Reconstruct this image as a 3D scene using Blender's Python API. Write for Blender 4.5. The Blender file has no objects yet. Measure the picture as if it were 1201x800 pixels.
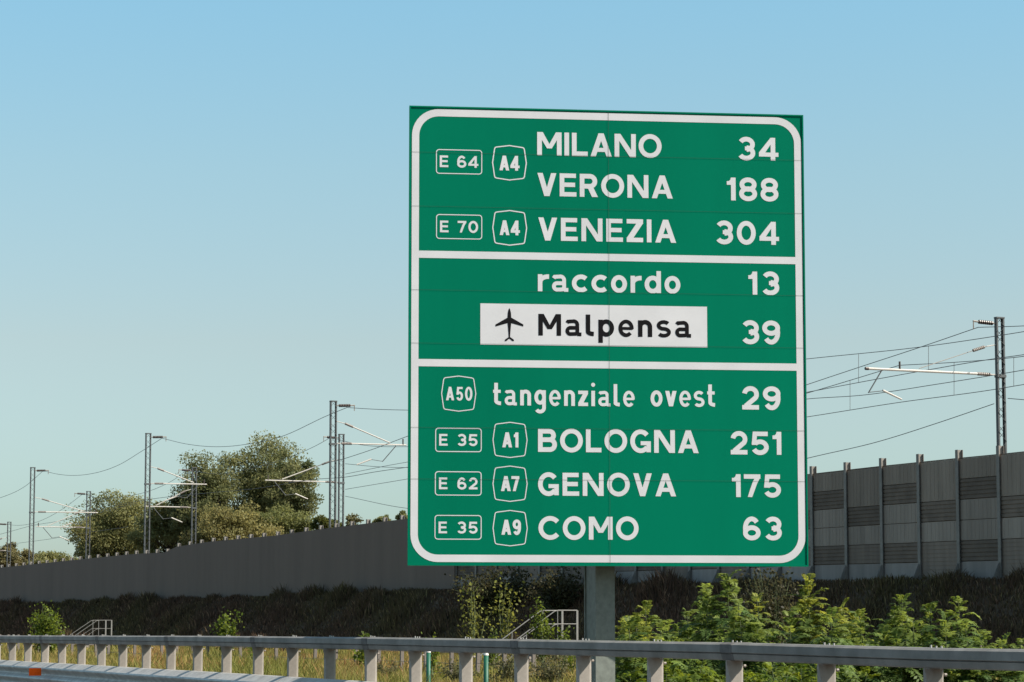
import bpy, bmesh, math, random
import numpy as np
from mathutils import Vector, Matrix
from mathutils.geometry import delaunay_2d_cdt

random.seed(7)
rng = np.random.default_rng(7)
S = bpy.context.scene
C = S.collection
R = math.radians

# ------------------------------------------------------------------ camera
EYE = 1.55
F = 3150.0
PITCH = math.atan2(335.0, F)
cam_d = bpy.data.cameras.new('camera')
cam = bpy.data.objects.new('camera', cam_d)
C.objects.link(cam)
cam.location = (0, 0, EYE)
cam.rotation_euler = (math.pi / 2 + PITCH, 0, 0)
cam_d.sensor_width = 36.0
cam_d.lens = F / 1201.0 * 36.0
cam_d.clip_start = 0.5
cam_d.clip_end = 12000
S.camera = cam

# ------------------------------------------------------------------ sky, sun, exposure
SUN_EL, SUN_AZ = R(42), R(105)          # azimuth clockwise from +Y
w = bpy.data.worlds.new('World')
S.world = w
w.use_nodes = True
wn, wl = w.node_tree.nodes, w.node_tree.links
sky = wn.new('ShaderNodeTexSky')
sky.sky_type = 'NISHITA'
sky.sun_disc = False
sky.sun_elevation = SUN_EL
sky.sun_rotation = SUN_AZ
sky.altitude = 100
sky.air_density = 1.0
sky.dust_density = 1.0
sky.ozone_density = 1.6
tint = wn.new('ShaderNodeMix')
tint.data_type = 'RGBA'
tint.blend_type = 'MULTIPLY'
tint.inputs['Factor'].default_value = 1.0
# low air over the plain: warmer and duller towards the horizon, by elevation of the view ray
tcw = wn.new('ShaderNodeTexCoord')
sep = wn.new('ShaderNodeSeparateXYZ')
ramp = wn.new('ShaderNodeValToRGB')
wl.new(tcw.outputs['Generated'], sep.inputs[0])
wl.new(sep.outputs['Z'], ramp.inputs[0])
els = ramp.color_ramp.elements
els[0].position = 0.0
els[0].color = (0.60, 0.72, 0.82, 1)
els[1].position = 0.9
els[1].color = (1.0, 1.0, 0.80, 1)
for p_, c_ in ((0.042, (0.63, 0.74, 0.79)), (0.105, (0.80, 0.78, 0.70)), (0.168, (0.83, 0.915, 0.80)), (0.228, (0.80, 1.03, 0.93)), (0.45, (0.9, 1.0, 0.86))):
    e_ = els.new(p_)
    e_.color = (*c_, 1)
wl.new(ramp.outputs[0], tint.inputs[7])
wl.new(sky.outputs[0], tint.inputs[6])
wl.new(tint.outputs[2], wn['Background'].inputs[0])
wn['Background'].inputs[1].default_value = 0.106
sun_d = bpy.data.lights.new('sun', 'SUN')
sun_d.energy = 4.8
sun_d.angle = R(0.5)
sun_d.color = (1.0, 0.93, 0.82)
sun = bpy.data.objects.new('sun', sun_d)
C.objects.link(sun)
sv = Vector((math.sin(SUN_AZ) * math.cos(SUN_EL), math.cos(SUN_AZ) * math.cos(SUN_EL), math.sin(SUN_EL)))
sun.rotation_euler = sv.to_track_quat('Z', 'Y').to_euler()
sun.location = (60, -20, 80)
S.view_settings.view_transform = 'Standard'
S.view_settings.look = 'None'
S.view_settings.gamma = 1
S.view_settings.exposure = 0.75
S.render.engine = 'CYCLES'
S.cycles.max_bounces = 6
S.cycles.transparent_max_bounces = 8
try:
    S.cycles.use_denoising = True
except Exception:
    pass

# ------------------------------------------------------------------ helpers
CP, SP = math.cos(PITCH), math.sin(PITCH)

def ray(px, py):
    x = (px - 600.5) / F
    y = (400.0 - py) / F
    return Vector((x, CP - y * SP, SP + y * CP))

def at(px, py, Y):
    """point seen at a photo pixel, Y metres ahead"""
    d = ray(px, py)
    return Vector((0, 0, EYE)) + d * (Y / d.y)

def tag(o, label=None, cat=None, group=None, kind=None):
    if label: o['label'] = label
    if cat: o['category'] = cat
    if group: o['group'] = group
    if kind: o['kind'] = kind
    return o

def empty(name, loc=(0, 0, 0), rz=0.0):
    o = bpy.data.objects.new(name, None)
    o.location = loc
    o.rotation_euler = (0, 0, rz)
    o.empty_display_size = 0.2
    C.objects.link(o)
    return o

def mesh_obj(name, verts, faces, mats, parent=None, mi=None, smooth=False, cols=None):
    me = bpy.data.meshes.new(name)
    if isinstance(verts, np.ndarray):
        n, k = faces.shape
        me.vertices.add(len(verts))
        me.vertices.foreach_set('co', verts.astype(np.float32).ravel())
        me.loops.add(n * k)
        me.loops.foreach_set('vertex_index', faces.astype(np.int32).ravel())
        me.polygons.add(n)
        me.polygons.foreach_set('loop_start', np.arange(0, n * k, k, dtype=np.int32))
        me.update(calc_edges=True)
    else:
        me.from_pydata([tuple(v) for v in verts], [], faces)
        me.update()
    for m in (mats if isinstance(mats, (list, tuple)) else [mats]):
        me.materials.append(m)
    if mi is not None:
        me.polygons.foreach_set('material_index', np.array(mi, dtype=np.int32))
    if smooth:
        me.polygons.foreach_set('use_smooth', np.ones(len(me.polygons), dtype=bool))
    if cols is not None:
        a = me.attributes.new('tint', 'FLOAT_COLOR', 'POINT')
        cc = np.ones((len(verts), 4), dtype=np.float32)
        cc[:, :3] = cols
        a.data.foreach_set('color', cc.ravel())
    o = bpy.data.objects.new(name, me)
    C.objects.link(o)
    if parent is not None:
        o.parent = parent
    return o

class MB:
    """collects solid pieces of ONE mesh"""
    def __init__(self):
        self.v, self.f, self.m = [], [], []
    def add(self, vs, fs, m=0):
        b = len(self.v)
        self.v += [Vector(p) for p in vs]
        self.f += [[i + b for i in q] for q in fs]
        self.m += [m] * len(fs)
    def box(self, c, ax, ay, az, m=0):
        """centre and three half-axis vectors"""
        c, ax, ay, az = Vector(c), Vector(ax), Vector(ay), Vector(az)
        vs = [c + sx * ax + sy * ay + sz * az for sz in (-1, 1) for sy in (-1, 1) for sx in (-1, 1)]
        self.add(vs, [(0, 2, 3, 1), (4, 5, 7, 6), (0, 1, 5, 4), (2, 6, 7, 3), (0, 4, 6, 2), (1, 3, 7, 5)], m)
    def bx(self, x0, x1, y0, y1, z0, z1, m=0):
        self.box(((x0 + x1) / 2, (y0 + y1) / 2, (z0 + z1) / 2), ((x1 - x0) / 2, 0, 0), (0, (y1 - y0) / 2, 0), (0, 0, (z1 - z0) / 2), m)
    def bar(self, a, b, w, h, up=(0, 0, 1), m=0):
        a, b = Vector(a), Vector(b)
        d = (b - a)
        L = d.length
        d.normalize()
        s = d.cross(Vector(up))
        if s.length < 1e-4:
            s = d.cross(Vector((1, 0, 0)))
        s.normalize()
        u = s.cross(d)
        self.box((a + b) / 2, d * L / 2, s * w / 2, u * h / 2, m)
    def tube(self, pts, r, n=6, m=0, r1=None, cap=True):
        pts = [Vector(p) for p in pts]
        N = len(pts)
        b = len(self.v)
        up = Vector((0.13, 0.21, 0.97))
        for i, p in enumerate(pts):
            d = (pts[min(i + 1, N - 1)] - pts[max(i - 1, 0)]).normalized()
            s = d.cross(up)
            if s.length < 1e-3:
                s = d.cross(Vector((1, 0, 0)))
            s.normalize()
            u = s.cross(d)
            rr = r if r1 is None else r + (r1 - r) * i / (N - 1)
            for k in range(n):
                a = 2 * math.pi * k / n
                self.v.append(p + s * math.cos(a) * rr + u * math.sin(a) * rr)
        for i in range(N - 1):
            for k in range(n):
                k2 = (k + 1) % n
                self.f.append([b + i * n + k, b + i * n + k2, b + (i + 1) * n + k2, b + (i + 1) * n + k])
                self.m.append(m)
        if cap:
            self.f.append([b + k for k in range(n)][::-1]); self.m.append(m)
            self.f.append([b + (N - 1) * n + k for k in range(n)]); self.m.append(m)
    def sweep(self, profile, path, right, up=Vector((0, 0, 1)), m=0, closed=True):
        """extrude a 2D profile (right, up) along path points"""
        b = len(self.v)
        n = len(profile)
        for p in path:
            for (x, z) in profile:
                self.v.append(Vector(p) + right * x + up * z)
        for i in range(len(path) - 1):
            for k in range(n if closed else n - 1):
                k2 = (k + 1) % n
                self.f.append([b + i * n + k, b + (i + 1) * n + k, b + (i + 1) * n + k2, b + i * n + k2])
                self.m.append(m)
        if closed:
            self.f.append([b + k for k in range(n)]); self.m.append(m)
            self.f.append([b + (len(path) - 1) * n + k for k in range(n)][::-1]); self.m.append(m)
    def build(self, name, mats, parent=None, smooth=False):
        o = mesh_obj(name, self.v, self.f, mats, parent, self.m, smooth)
        return o

# ------------------------------------------------------------------ materials
def mat(name, col, rough=0.6, metal=0.0, var=0.15, scale=8.0, bump=0.0, bscale=40.0, spec=0.4, streak=False, objrand=0.0):
    m = bpy.data.materials.new(name)
    m.use_nodes = True
    nt = m.node_tree
    N, L = nt.nodes, nt.links
    p = N['Principled BSDF']
    p.inputs['Roughness'].default_value = rough
    p.inputs['Metallic'].default_value = metal
    p.inputs['Specular IOR Level'].default_value = spec
    tc = N.new('ShaderNodeTexCoord')
    src = tc.outputs['Object']
    if streak:
        mp = N.new('ShaderNodeMapping')
        mp.inputs['Scale'].default_value = (1, 1, 0.12)
        L.new(src, mp.inputs[0])
        src = mp.outputs[0]
    nz = N.new('ShaderNodeTexNoise')
    nz.inputs['Scale'].default_value = scale
    nz.inputs['Detail'].default_value = 6
    nz.inputs['Roughness'].default_value = 0.6
    L.new(src, nz.inputs['Vector'])
    mr = N.new('ShaderNodeMapRange')
    mr.inputs[1].default_value = 0.25
    mr.inputs[2].default_value = 0.75
    mr.inputs[3].default_value = 1 - var
    mr.inputs[4].default_value = 1 + var
    L.new(nz.outputs[0], mr.inputs[0])
    mx = N.new('ShaderNodeMix')
    mx.data_type = 'RGBA'
    mx.blend_type = 'MULTIPLY'
    mx.inputs['Factor'].default_value = 1
    mx.inputs[6].default_value = (*col, 1)
    L.new(mr.outputs[0], mx.inputs[7])
    if objrand:
        oi = N.new('ShaderNodeObjectInfo')
        m2 = N.new('ShaderNodeMapRange')
        m2.inputs[3].default_value = 1 - objrand
        m2.inputs[4].default_value = 1 + objrand
        L.new(oi.outputs['Random'], m2.inputs[0])
        mx2 = N.new('ShaderNodeMix')
        mx2.data_type = 'RGBA'
        mx2.blend_type = 'MULTIPLY'
        mx2.inputs['Factor'].default_value = 1
        L.new(mx.outputs[2], mx2.inputs[6])
        L.new(m2.outputs[0], mx2.inputs[7])
        mx = mx2
    L.new(mx.outputs[2], p.inputs['Base Color'])
    if bump:
        n2 = N.new('ShaderNodeTexNoise')
        n2.inputs['Scale'].default_value = bscale
        n2.inputs['Detail'].default_value = 4
        L.new(src, n2.inputs['Vector'])
        bp = N.new('ShaderNodeBump')
        bp.inputs['Strength'].default_value = bump
        bp.inputs['Distance'].default_value = 0.02
        L.new(n2.outputs[0], bp.inputs['Height'])
        L.new(bp.outputs[0], p.inputs['Normal'])
    return m

def leaf_mat(name, trans=0.35, rough=0.55):
    m = bpy.data.materials.new(name)
    m.use_nodes = True
    nt = m.node_tree
    N, L = nt.nodes, nt.links
    p = N['Principled BSDF']
    out = N['Material Output']
    at_ = N.new('ShaderNodeAttribute')
    at_.attribute_name = 'tint'
    p.inputs['Roughness'].default_value = rough
    p.inputs['Specular IOR Level'].default_value = 0.25
    L.new(at_.outputs['Color'], p.inputs['Base Color'])
    tr = N.new('ShaderNodeBsdfTranslucent')
    hs = N.new('ShaderNodeHueSaturation')
    hs.inputs['Hue'].default_value = 0.485
    hs.inputs['Saturation'].default_value = 1.05
    hs.inputs['Value'].default_value = 1.5
    L.new(at_.outputs['Color'], hs.inputs['Color'])
    L.new(hs.outputs[0], tr.inputs[0])
    ms = N.new('ShaderNodeMixShader')
    ms.inputs[0].default_value = trans
    L.new(p.outputs[0], ms.inputs[1])
    L.new(tr.outputs[0], ms.inputs[2])
    L.new(ms.outputs[0], out.inputs['Surface'])
    return m

M_green = mat('sign_green', (0.0004, 0.163, 0.09), 0.6, var=0.10, scale=0.8, bump=0.05, bscale=2.5, spec=0.02, streak=True)
M_white = mat('sign_white', (0.645, 0.63, 0.64), 0.6, var=0.07, scale=2.0, spec=0.15)
M_black = mat('sign_black', (0.009, 0.008, 0.009), 0.6, var=0.1, spec=0.08)
M_seam = mat('sign_seam', (0.008, 0.06, 0.04), 0.8, var=0.1)
M_galv = mat('galvanised_steel', (0.19, 0.18, 0.168), 0.65, metal=0.1, var=0.38, scale=3.2, bump=0.1, bscale=30)
M_galv2 = mat('galvanised_post', (0.255, 0.228, 0.20), 0.6, metal=0.1, objrand=.1, var=0.25, scale=9.0)
M_beam = mat('galvanised_beam', (0.46, 0.445, 0.42), 0.5, metal=0.2, var=0.32, scale=5.0, bump=0.1, bscale=30)
M_dull = mat('dull_zinc', (0.115, 0.105, 0.10), 0.75, var=0.35, scale=12)
M_pole = mat('sign_pole_steel', (0.15, 0.165, 0.145), 0.6, metal=0.1, var=0.25, scale=14.0)
M_back = mat('aluminium', (0.4, 0.41, 0.42), 0.45, metal=0.4, var=0.1)
M_orange = mat('reflector_orange', (1.0, 0.12, 0.008), 0.5, var=0.08, scale=30, spec=0.1)
M_bolt = mat('zinc_bolt', (0.40, 0.38, 0.35), 0.4, metal=0.2, var=0.1)
M_wall_plain = mat('plain_concrete', (0.186, 0.139, 0.111), 0.9, var=0.10, scale=0.7, streak=True)
M_wall_rib = mat('ribbed_concrete', (0.262, 0.21, 0.17), 0.9, objrand=.16, var=0.25, scale=1.6, streak=True, bump=0.2)
M_wall_louv = mat('dark_louvre', (0.16, 0.125, 0.10), 0.9, objrand=.25, var=0.3, scale=1.5)
M_wall_lite = mat('pale_concrete', (0.30, 0.248, 0.208), 0.9, objrand=.16, var=0.25, scale=1.6, streak=True)
M_wall_mid = mat('brown_concrete', (0.21, 0.166, 0.135), 0.9, objrand=.16, var=0.25, scale=2.5, streak=True)
M_wall_pale = mat('smooth_pale_concrete', (0.285, 0.25, 0.228), 0.9, objrand=.2, var=0.2, scale=2.0, streak=True)
M_wpost = mat('barrier_post_steel', (0.22, 0.20, 0.18), 0.6, metal=0.2, var=0.2, scale=5)
M_mast = mat('mast_steel', (0.085, 0.092, 0.095), 0.6, metal=0.2, var=0.15, scale=3)
M_arm = mat('cantilever_aluminium', (0.47, 0.44, 0.40), 0.5, metal=0.0, var=0.08)
M_insul = mat('brown_insulator', (0.055, 0.038, 0.032), 0.4, var=0.2)
M_insulg = mat('grey_insulator', (0.22, 0.19, 0.17), 0.5, var=0.2)
M_wire = mat('wire', (0.12, 0.125, 0.13), 0.6, metal=0.2, var=0.05)
M_conc = mat('fence_concrete', (0.17, 0.145, 0.125), 0.9, var=0.2, scale=12)
M_rail = mat('handrail_steel', (0.22, 0.215, 0.20), 0.5, metal=0.1, var=0.15)
M_gpost = mat('green_plastic', (0.012, 0.10, 0.06), 0.5, var=0.15)
M_bark = mat('bark', (0.085, 0.065, 0.05), 0.95, var=0.35, scale=6, bump=0.4)
M_stem = mat('green_stem', (0.10, 0.12, 0.05), 0.8, var=0.25, scale=10)
M_asph = mat('asphalt', (0.085, 0.082, 0.08), 0.9, var=0.2, scale=20, bump=0.2)
M_paint = mat('road_paint', (0.7, 0.7, 0.68), 0.7, var=0.12)
M_litter = mat('pale_plastic', (0.75, 0.72, 0.68), 0.5, var=0.1)
M_litter2 = mat('pink_plastic', (0.5, 0.25, 0.2), 0.5, var=0.1)
M_leaf = leaf_mat('leaf', 0.48)
M_tree = leaf_mat('tree_leaf', 0.5)
M_grass = leaf_mat('grass_blade', 0.35, 0.7)

def soil_mat():
    m = mat('soil', (0.085, 0.060, 0.040), 0.95, var=0.4, scale=1.2, bump=0.5, bscale=6, spec=0.1)
    return m
M_soil = soil_mat()

# ------------------------------------------------------------------ layout of the place
RD = Vector((-0.35556, 0.93465, 0))          # along the road, away from the camera
RA = Vector((0.93465, 0.35556, 0))           # off the road, to the right
WD = Vector((-0.4062, 0.9138, 0))            # along railway and barrier
WA = Vector((0.9138, 0.4062, 0))
KW = 91.0 * 2001.0                            # barrier: Y * (px + 800)
def YW(px): return KW / (px + 800.0)
TW = (17.3 * WA.x + 91.0 * WA.y)
def wall_px(Y): return KW / Y - 800.0
TOPX = [(-80, 674), (0, 666.5), (100, 656), (160, 650), (206, 647.5), (208, 642), (250, 635.5), (330, 628), (390, 619.5), (470, 610), (525, 604),
        (700, 583), (950, 557), (1040, 547), (1128, 538), (1201, 531), (1300, 520), (1500, 499)]
BOTX = [(-80, 714), (0, 712), (100, 708), (200, 705), (300, 701.5), (400, 698), (470, 695), (525, 693), (700, 687.5), (870, 685), (960, 682.5), (1100, 681.5), (1201, 680), (1300, 678), (1500, 674)]
def top_z(px): return at(px, np.interp(px, [a for a, b in TOPX], [b for a, b in TOPX]), YW(px)).z
def bot_z(px): return at(px, np.interp(px, [a for a, b in BOTX], [b for a, b in BOTX]), YW(px)).z

def crest(X, Y):
    """barrier foot height opposite this point"""
    s = -X * WA.y + Y * WA.x
    Yw = s * WD.y + TW * WA.y
    px = np.clip(KW / np.maximum(Yw, 20.0) - 800.0, -80, 1500)
    pts = np.linspace(-80, 1500, 70)
    return np.interp(px, pts, CRESTZ)
CRESTZ = np.array([bot_z(p) for p in np.linspace(-80, 1500, 70)])
SLOPE = 5.4
def ground_z(X, Y):
    X = np.asarray(X, float); Y = np.asarray(Y, float)
    t = X * WA.x + Y * WA.y
    c = crest(X, Y)
    prof = np.interp(t - TW, [-SLOPE - 2, -SLOPE, -1.2, 0.5, 1.5, 22, 45], [0.0, 0.12, 0.97, 1.0, 1.15, 1.15, 0.0])
    return prof * c

def build_ground():
    tv = np.concatenate([[-4000, -1500, -500, -150, -40, -12, 9.5, 11, 13], np.arange(16, TW - 9, 4), np.arange(TW - 9, TW + 3, 0.75), np.arange(TW + 3, TW + 50, 6), TW + np.array([70, 150, 500, 1500, 4000])])
    svv = np.concatenate([[-4000, -1000, -200, -60], np.arange(-20, 330, 4.0), [360, 420, 600, 1200, 2500, 6000]])
    T, SS = np.meshgrid(tv, svv, indexing='ij')
    X = T * WA.x + SS * WD.x
    Y = T * WA.y + SS * WD.y
    Z = ground_z(X, Y)
    bank = (T > TW - 8) & (T < TW - 0.5) & (np.abs(SS) < 400)
    Z = Z + np.where(bank, rng.normal(0, 0.045, Z.shape), 0)
    V = np.stack([X, Y, Z], -1).reshape(-1, 3)
    nt, ns = T.shape
    i, j = np.meshgrid(np.arange(nt - 1), np.arange(ns - 1), indexing='ij')
    a = (i * ns + j).ravel()
    Fc = np.stack([a, a + ns, a + ns + 1, a + 1], -1)
    tag(mesh_obj('ground', V, Fc, M_soil, smooth=True), kind='structure')
build_ground()

# road under the camera
P0 = Vector((2.7626, 17.7168, 0))            # guardrail post nearest the frame edge on the right
mb = MB()
c0 = P0 - RA * 0.55
mb.add([c0 - RD * 300 - RA * 14, c0 - RD * 300, c0 + RD * 900, c0 + RD * 900 - RA * 14], [(0, 1, 2, 3)])
for v in mb.v: v.z = 0.012
tag(mb.build('road', M_asph), kind='structure')
mb = MB()
def stripe(off, wd, s0, s1):
    a = c0 - RA * off
    mb.add([a - RA * wd + RD * s0, a + RD * s0, a + RD * s1, a - RA * wd + RD * s1], [(0, 1, 2, 3)])
stripe(3.0, 0.25, -300, 900)
for k in range(-10, 40):
    stripe(6.75, 0.15, k * 12.0, k * 12.0 + 4.5)
for v in mb.v: v.z = 0.017
tag(mb.build('road_marking', M_paint), kind='structure')

# ------------------------------------------------------------------ lettering
def arc(cx, cy, rx, ry, a0, a1, n=None):
    n = n or max(4, int(abs(a1 - a0) / 9))
    return [(cx + rx * math.cos(R(a0 + (a1 - a0) * i / n)), cy + ry * math.sin(R(a0 + (a1 - a0) * i / n))) for i in range(n + 1)]

def stroke(pts, s, closed=False):
    p = [Vector((x, y)) for x, y in pts]
    q = [p[0]]
    for v in p[1:]:
        if (v - q[-1]).length > 1e-5: q.append(v)
    if closed and (q[0] - q[-1]).length < 1e-5: q.pop()
    p = q
    n = len(p)
    Lf, Rt = [], []
    for i in range(n):
        if closed:
            d0 = (p[i] - p[i - 1]).normalized(); d1 = (p[(i + 1) % n] - p[i]).normalized()
        else:
            d1 = (p[min(i + 1, n - 1)] - p[min(i, n - 2)]).normalized() if i < n - 1 else (p[i] - p[i - 1]).normalized()
            d0 = (p[i] - p[i - 1]).normalized() if i > 0 else d1
        n0 = Vector((-d0.y, d0.x)); n1 = Vector((-d1.y, d1.x))
        m = (n0 + n1)
        m = m.normalized() if m.length > 1e-6 else n0
        k = s / 2 / max(0.45, m.dot(n0))
        Lf.append(p[i] + m * k); Rt.append(p[i] - m * k)
    out = []
    for i in range(n if closed else n - 1):
        j = (i + 1) % n
        out.append([Rt[i], Rt[j], Lf[j], Lf[i]])
    return out

def rect(x0, y0, x1, y1): return [(x0, y0), (x1, y0), (x1, y1), (x0, y1)]

WID = {'A': .92, 'B': .83, 'C': .92, 'E': .73, 'G': .92, 'I': .20, 'L': .68, 'M': 1.05, 'N': .92, 'O': 1.0, 'R': .79, 'V': .82, 'Z': .72,
       '0': .83, '1': .39, '2': .74, '3': .78, '4': .86, '5': .77, '6': .78, '7': .74, '8': .79, '9': .78, ' ': .42,
       'a': .74, 'c': .73, 'd': .75, 'e': .71, 'g': .70, 'i': .22, 'l': .38, 'n': .66, 'o': .73, 'p': .73, 'r': .48, 's': .67, 't': .50, 'v': .70, 'z': .60}

def glyph(ch, w, s, X=.77):
    h = s / 2
    ov = .018
    P = []
    s0 = s
    if ch in 'aes': s = s * .84; h = s / 2
    def st(pts, closed=False, ss=None): P.extend(stroke(pts, ss or s, closed))
    def ring(cx, cy, rx, ry): st(arc(cx, cy, rx, ry, 0, 360, 44), True)
    d = s * 1.12
    if ch == 'O' or ch == '0': ring(w / 2, .5, w / 2 - h, .5 + ov - h)
    elif ch == 'C': st(arc(w * .562, .5, w * .562 - h, .5 + ov - h, 40, 320))
    elif ch == 'G':
        st(arc(w / 2, .5, w / 2 - h, .5 + ov - h, 40, 322))
        P.append(rect(w - s * 1.02, .02, w - .01, .5)); P.append(rect(w * .5, .5 - s * .85, w - .01, .5))
    elif ch == 'I': P.append(rect(0, 0, w, 1))
    elif ch == 'L': P.append(rect(0, 0, s, 1)); P.append(rect(0, 0, w, s * .97))
    elif ch == 'E':
        P.append(rect(0, 0, s, 1)); b = s * .93
        P.append(rect(0, 0, w, b)); P.append(rect(0, 1 - b, w * .97, 1)); P.append(rect(0, .51 - b / 2, w * .92, .51 + b / 2))
    elif ch in 'Vv':
        H = 1 if ch == 'V' else X
        P.append([(0, H), (w / 2 - d / 2, 0), (w / 2 + d / 2, 0), (d, H)])
        P.append([(w - d, H), (w / 2 - d / 2, 0), (w / 2 + d / 2, 0), (w, H)])
    elif ch == 'A':
        P.append([(0, 0), (d, 0), (w / 2 + d / 2, 1), (w / 2 - d / 2, 1)])
        P.append([(w - d, 0), (w, 0), (w / 2 + d / 2, 1), (w / 2 - d / 2, 1)])
        P.append(rect(w * .2, .2, w * .8, .2 + s * .85))
    elif ch == 'N':
        P.append(rect(0, 0, s, 1)); P.append(rect(w - s, 0, w, 1)); e = s * 1.25
        P.append([(0, 1), (w - e, 0), (w, 0), (e, 1)])
    elif ch == 'M':
        P.append(rect(0, 0, s, 1)); P.append(rect(w - s, 0, w, 1)); e = s * 1.2
        P.append([(0, 1), (w / 2 - e * .42, .30), (w / 2 + e * .42, .30), (e, 1)])
        P.append([(w - e, 1), (w / 2 - e * .42, .30), (w / 2 + e * .42, .30), (w, 1)])
    elif ch in 'Zz':
        H = 1 if ch == 'Z' else X
        b = s * .95
        P.append(rect(0, 0, w, b)); P.append(rect(0, H - b, w, H)); e = s * 1.4
        P.append([(0, b * .9), (e, b * .9), (w, H - b * .9), (w - e, H - b * .9)])
    elif ch == 'B':
        P.append(rect(0, 0, s, 1))
        m = .53
        ru = (1 - h - m) / 2
        rl = (m - h) / 2
        st([(h, 1 - h), (w - .05 - h - ru, 1 - h)] + arc(w - .05 - h - ru, m + ru, ru, ru, 90, -90) + [(h, m)])
        st([(h, m), (w - h - rl, m)] + arc(w - h - rl, h + rl, rl, rl, 90, -90) + [(h, h)])
    elif ch == 'R':
        P.append(rect(0, 0, s, 1))
        m = .46
        ru = (1 - h - m) / 2
        st([(h, 1 - h), (w - .03 - h - ru, 1 - h)] + arc(w - .03 - h - ru, m + ru, ru, ru, 90, -90) + [(h, m)])
        P.append([(w - s * 1.28, 0), (w, 0), (w * .72, m), (w * .72 - s * 1.25, m)])
    elif ch == '1':
        P.append(rect(w - s, 0, w, 1)); P.append([(0, .68), (w - h, .68), (w - h, 1), (w - s, 1), (w - s - .03, .9), (w - s - .09, .845), (0, .835)])
    elif ch == '2':
        r = w / 2 - h
        st(arc(w / 2, 1 + ov - h - r * .95, r, r * .95, 172, -38) + [(s * .72, s * .7)])
        P.append(rect(0, 0, w, s * .95))
        P.append([(0, 0), (s * 1.1, 0), (s * 1.1, s), (0, s * .8)])
    elif ch == '3':
        ru = (.5 + ov - h) / 2 + .02
        rl = (.5 + ov - h) / 2 + .02
        cu = 1 + ov - h - ru
        cl = -ov + h + rl
        st(arc(w / 2, cu, w / 2 - h - .015, ru, 152, -88))
        st(arc(w / 2, cl, w / 2 - h, rl, 88, -154))
        P.append(rect(w * .42, .51 - h * .85, w * .60, .51 + h * .85)); P.append([(w * .5, .51 - h * .6), (w - h * 1.05, .51 - h * .42), (w - h * 1.05, .51 + h * .42), (w * .5, .51 + h * .6)])
    elif ch == '4':
        x1 = w - .13 * w / .81 - s * .0
        P.append(rect(x1 - s, 0, x1, 1)); P.append(rect(0, .17, w, .17 + s * .88))
        P.append([(0, .17 + s * .5), (s * 1.1, .17 + s * .5), (x1, 1), (x1 - s, 1), (0, .17 + s * .88)])
    elif ch == '5':
        P.append(rect(.07, 1 - s * .95, w * .95, 1)); P.append([(.02, .45), (.02 + s * .95, .45), (.07 + s * .98, 1), (.07, 1)])
        rl = .32 - h + .02
        st(arc(w / 2, -ov + h + rl, w / 2 - h, rl, 140, -158))
        P.append([(.02, .42), (.02 + s, .42), (.04 + s, .55), (.02, .55)])
    elif ch in '69':
        rl = .31 + ov - h
        ry = .5 + ov - h
        L = []
        L += stroke(arc(w / 2, -ov + h + rl, w / 2 - h, rl, 0, 360, 36), s, True)
        L += stroke(arc(w / 2, .5, w / 2 - h, ry, 200, 40), s)
        if ch == '9': L = [[(w - p[0], 1 - p[1]) for p in q] for q in L]
        P += L
    elif ch == '7':
        P.append(rect(0, 1 - s * .95, w, 1))
        st([(w - h * 1.05, 1 - h), (w * .66, .62), (w * .50, .30), (w * .36, -.02)])
        P = [[(x if not isinstance(p, Vector) else p.x, max(0.0, y if not isinstance(p, Vector) else p.y)) for p in q for x, y in [tuple(p)]] for q in P]
    elif ch == '8':
        ru = (.5 + ov - h) / 2
        ring(w / 2, 1 + ov - h - ru, w / 2 - h - .02, ru); ring(w / 2, -ov + h + ru + .012, w / 2 - h, ru + .012)
    elif ch == 'o': ring(w / 2, X / 2, w / 2 - h, X / 2 + ov - h)
    elif ch == 'c': st(arc(w * .575, X / 2, w * .575 - h, X / 2 + ov - h, 46, 314))
    elif ch == 'e':
        st(arc(w / 2, X / 2, w / 2 - h, X / 2 + ov - h, -6, 318)); P.append(rect(h, X / 2 - s * .42, w - h * .6, X / 2 + s * .36))
    elif ch == 'a':
        xs = w * .86 - h
        rt = xs / 2
        st([(s * .45, X - s * 1.0), (s * .7, X - h * 1.25)] + arc(xs - rt * .62, X - h - rt * .62, rt * .62, rt * .62, 105, 0) + [(xs, s * .7), (xs + s * .22, h * .95), (w, h * .9)])
        rb = (X * .60 - s) / 2
        st([(xs, X * .60 - h), (h + rb, X * .60 - h)] + arc(h + rb, h + rb, rb, rb, 90, 270) + [(xs - h, h + .01), (xs, s * .9)])
    elif ch == 'd':
        ring((w) / 2, X / 2, w / 2 - h, X / 2 + ov - h); P.append(rect(w - s, 0, w, 1))
    elif ch == 'p':
        ring(w / 2, X / 2, w / 2 - h, X / 2 + ov - h); P.append(rect(0, -.30, s, X))
    elif ch == 'g':
        ring(w / 2, X / 2 + .03, w / 2 - h, X / 2 + ov - h - .03); st([(w - h, X), (w - h, -.1)] + arc(w / 2, -.1, w / 2 - h, .17, 0, -150))
    elif ch == 'n':
        P.append(rect(0, 0, s, X)); r = w / 2 - h
        st([(h, X * .5)] + arc(w / 2, X + ov - h - r, r, r, 170, 0) + [(w - h, 0)])
    elif ch == 'r':
        P.append(rect(0, 0, s, X)); r = w - s
        st(arc(w * .98, X - h - r * .8, w - h - .02, r * .8, 178, 84))
    elif ch == 's':
        ry = (X + 2 * ov - s) / 4
        st(arc(w / 2, X + ov - h - ry, w / 2 - h - .01, ry, 32, 270) + arc(w / 2, -ov + h + ry, w / 2 - h, ry, 88, -148))
    elif ch == 'i':
        P.append(rect(0, 0, s, X)); P.append([(h + s * .56 * math.cos(R(a)), .96 + s * .56 * math.sin(R(a))) for a in range(0, 360, 24)])
    elif ch == 'l':
        r = w - h
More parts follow.
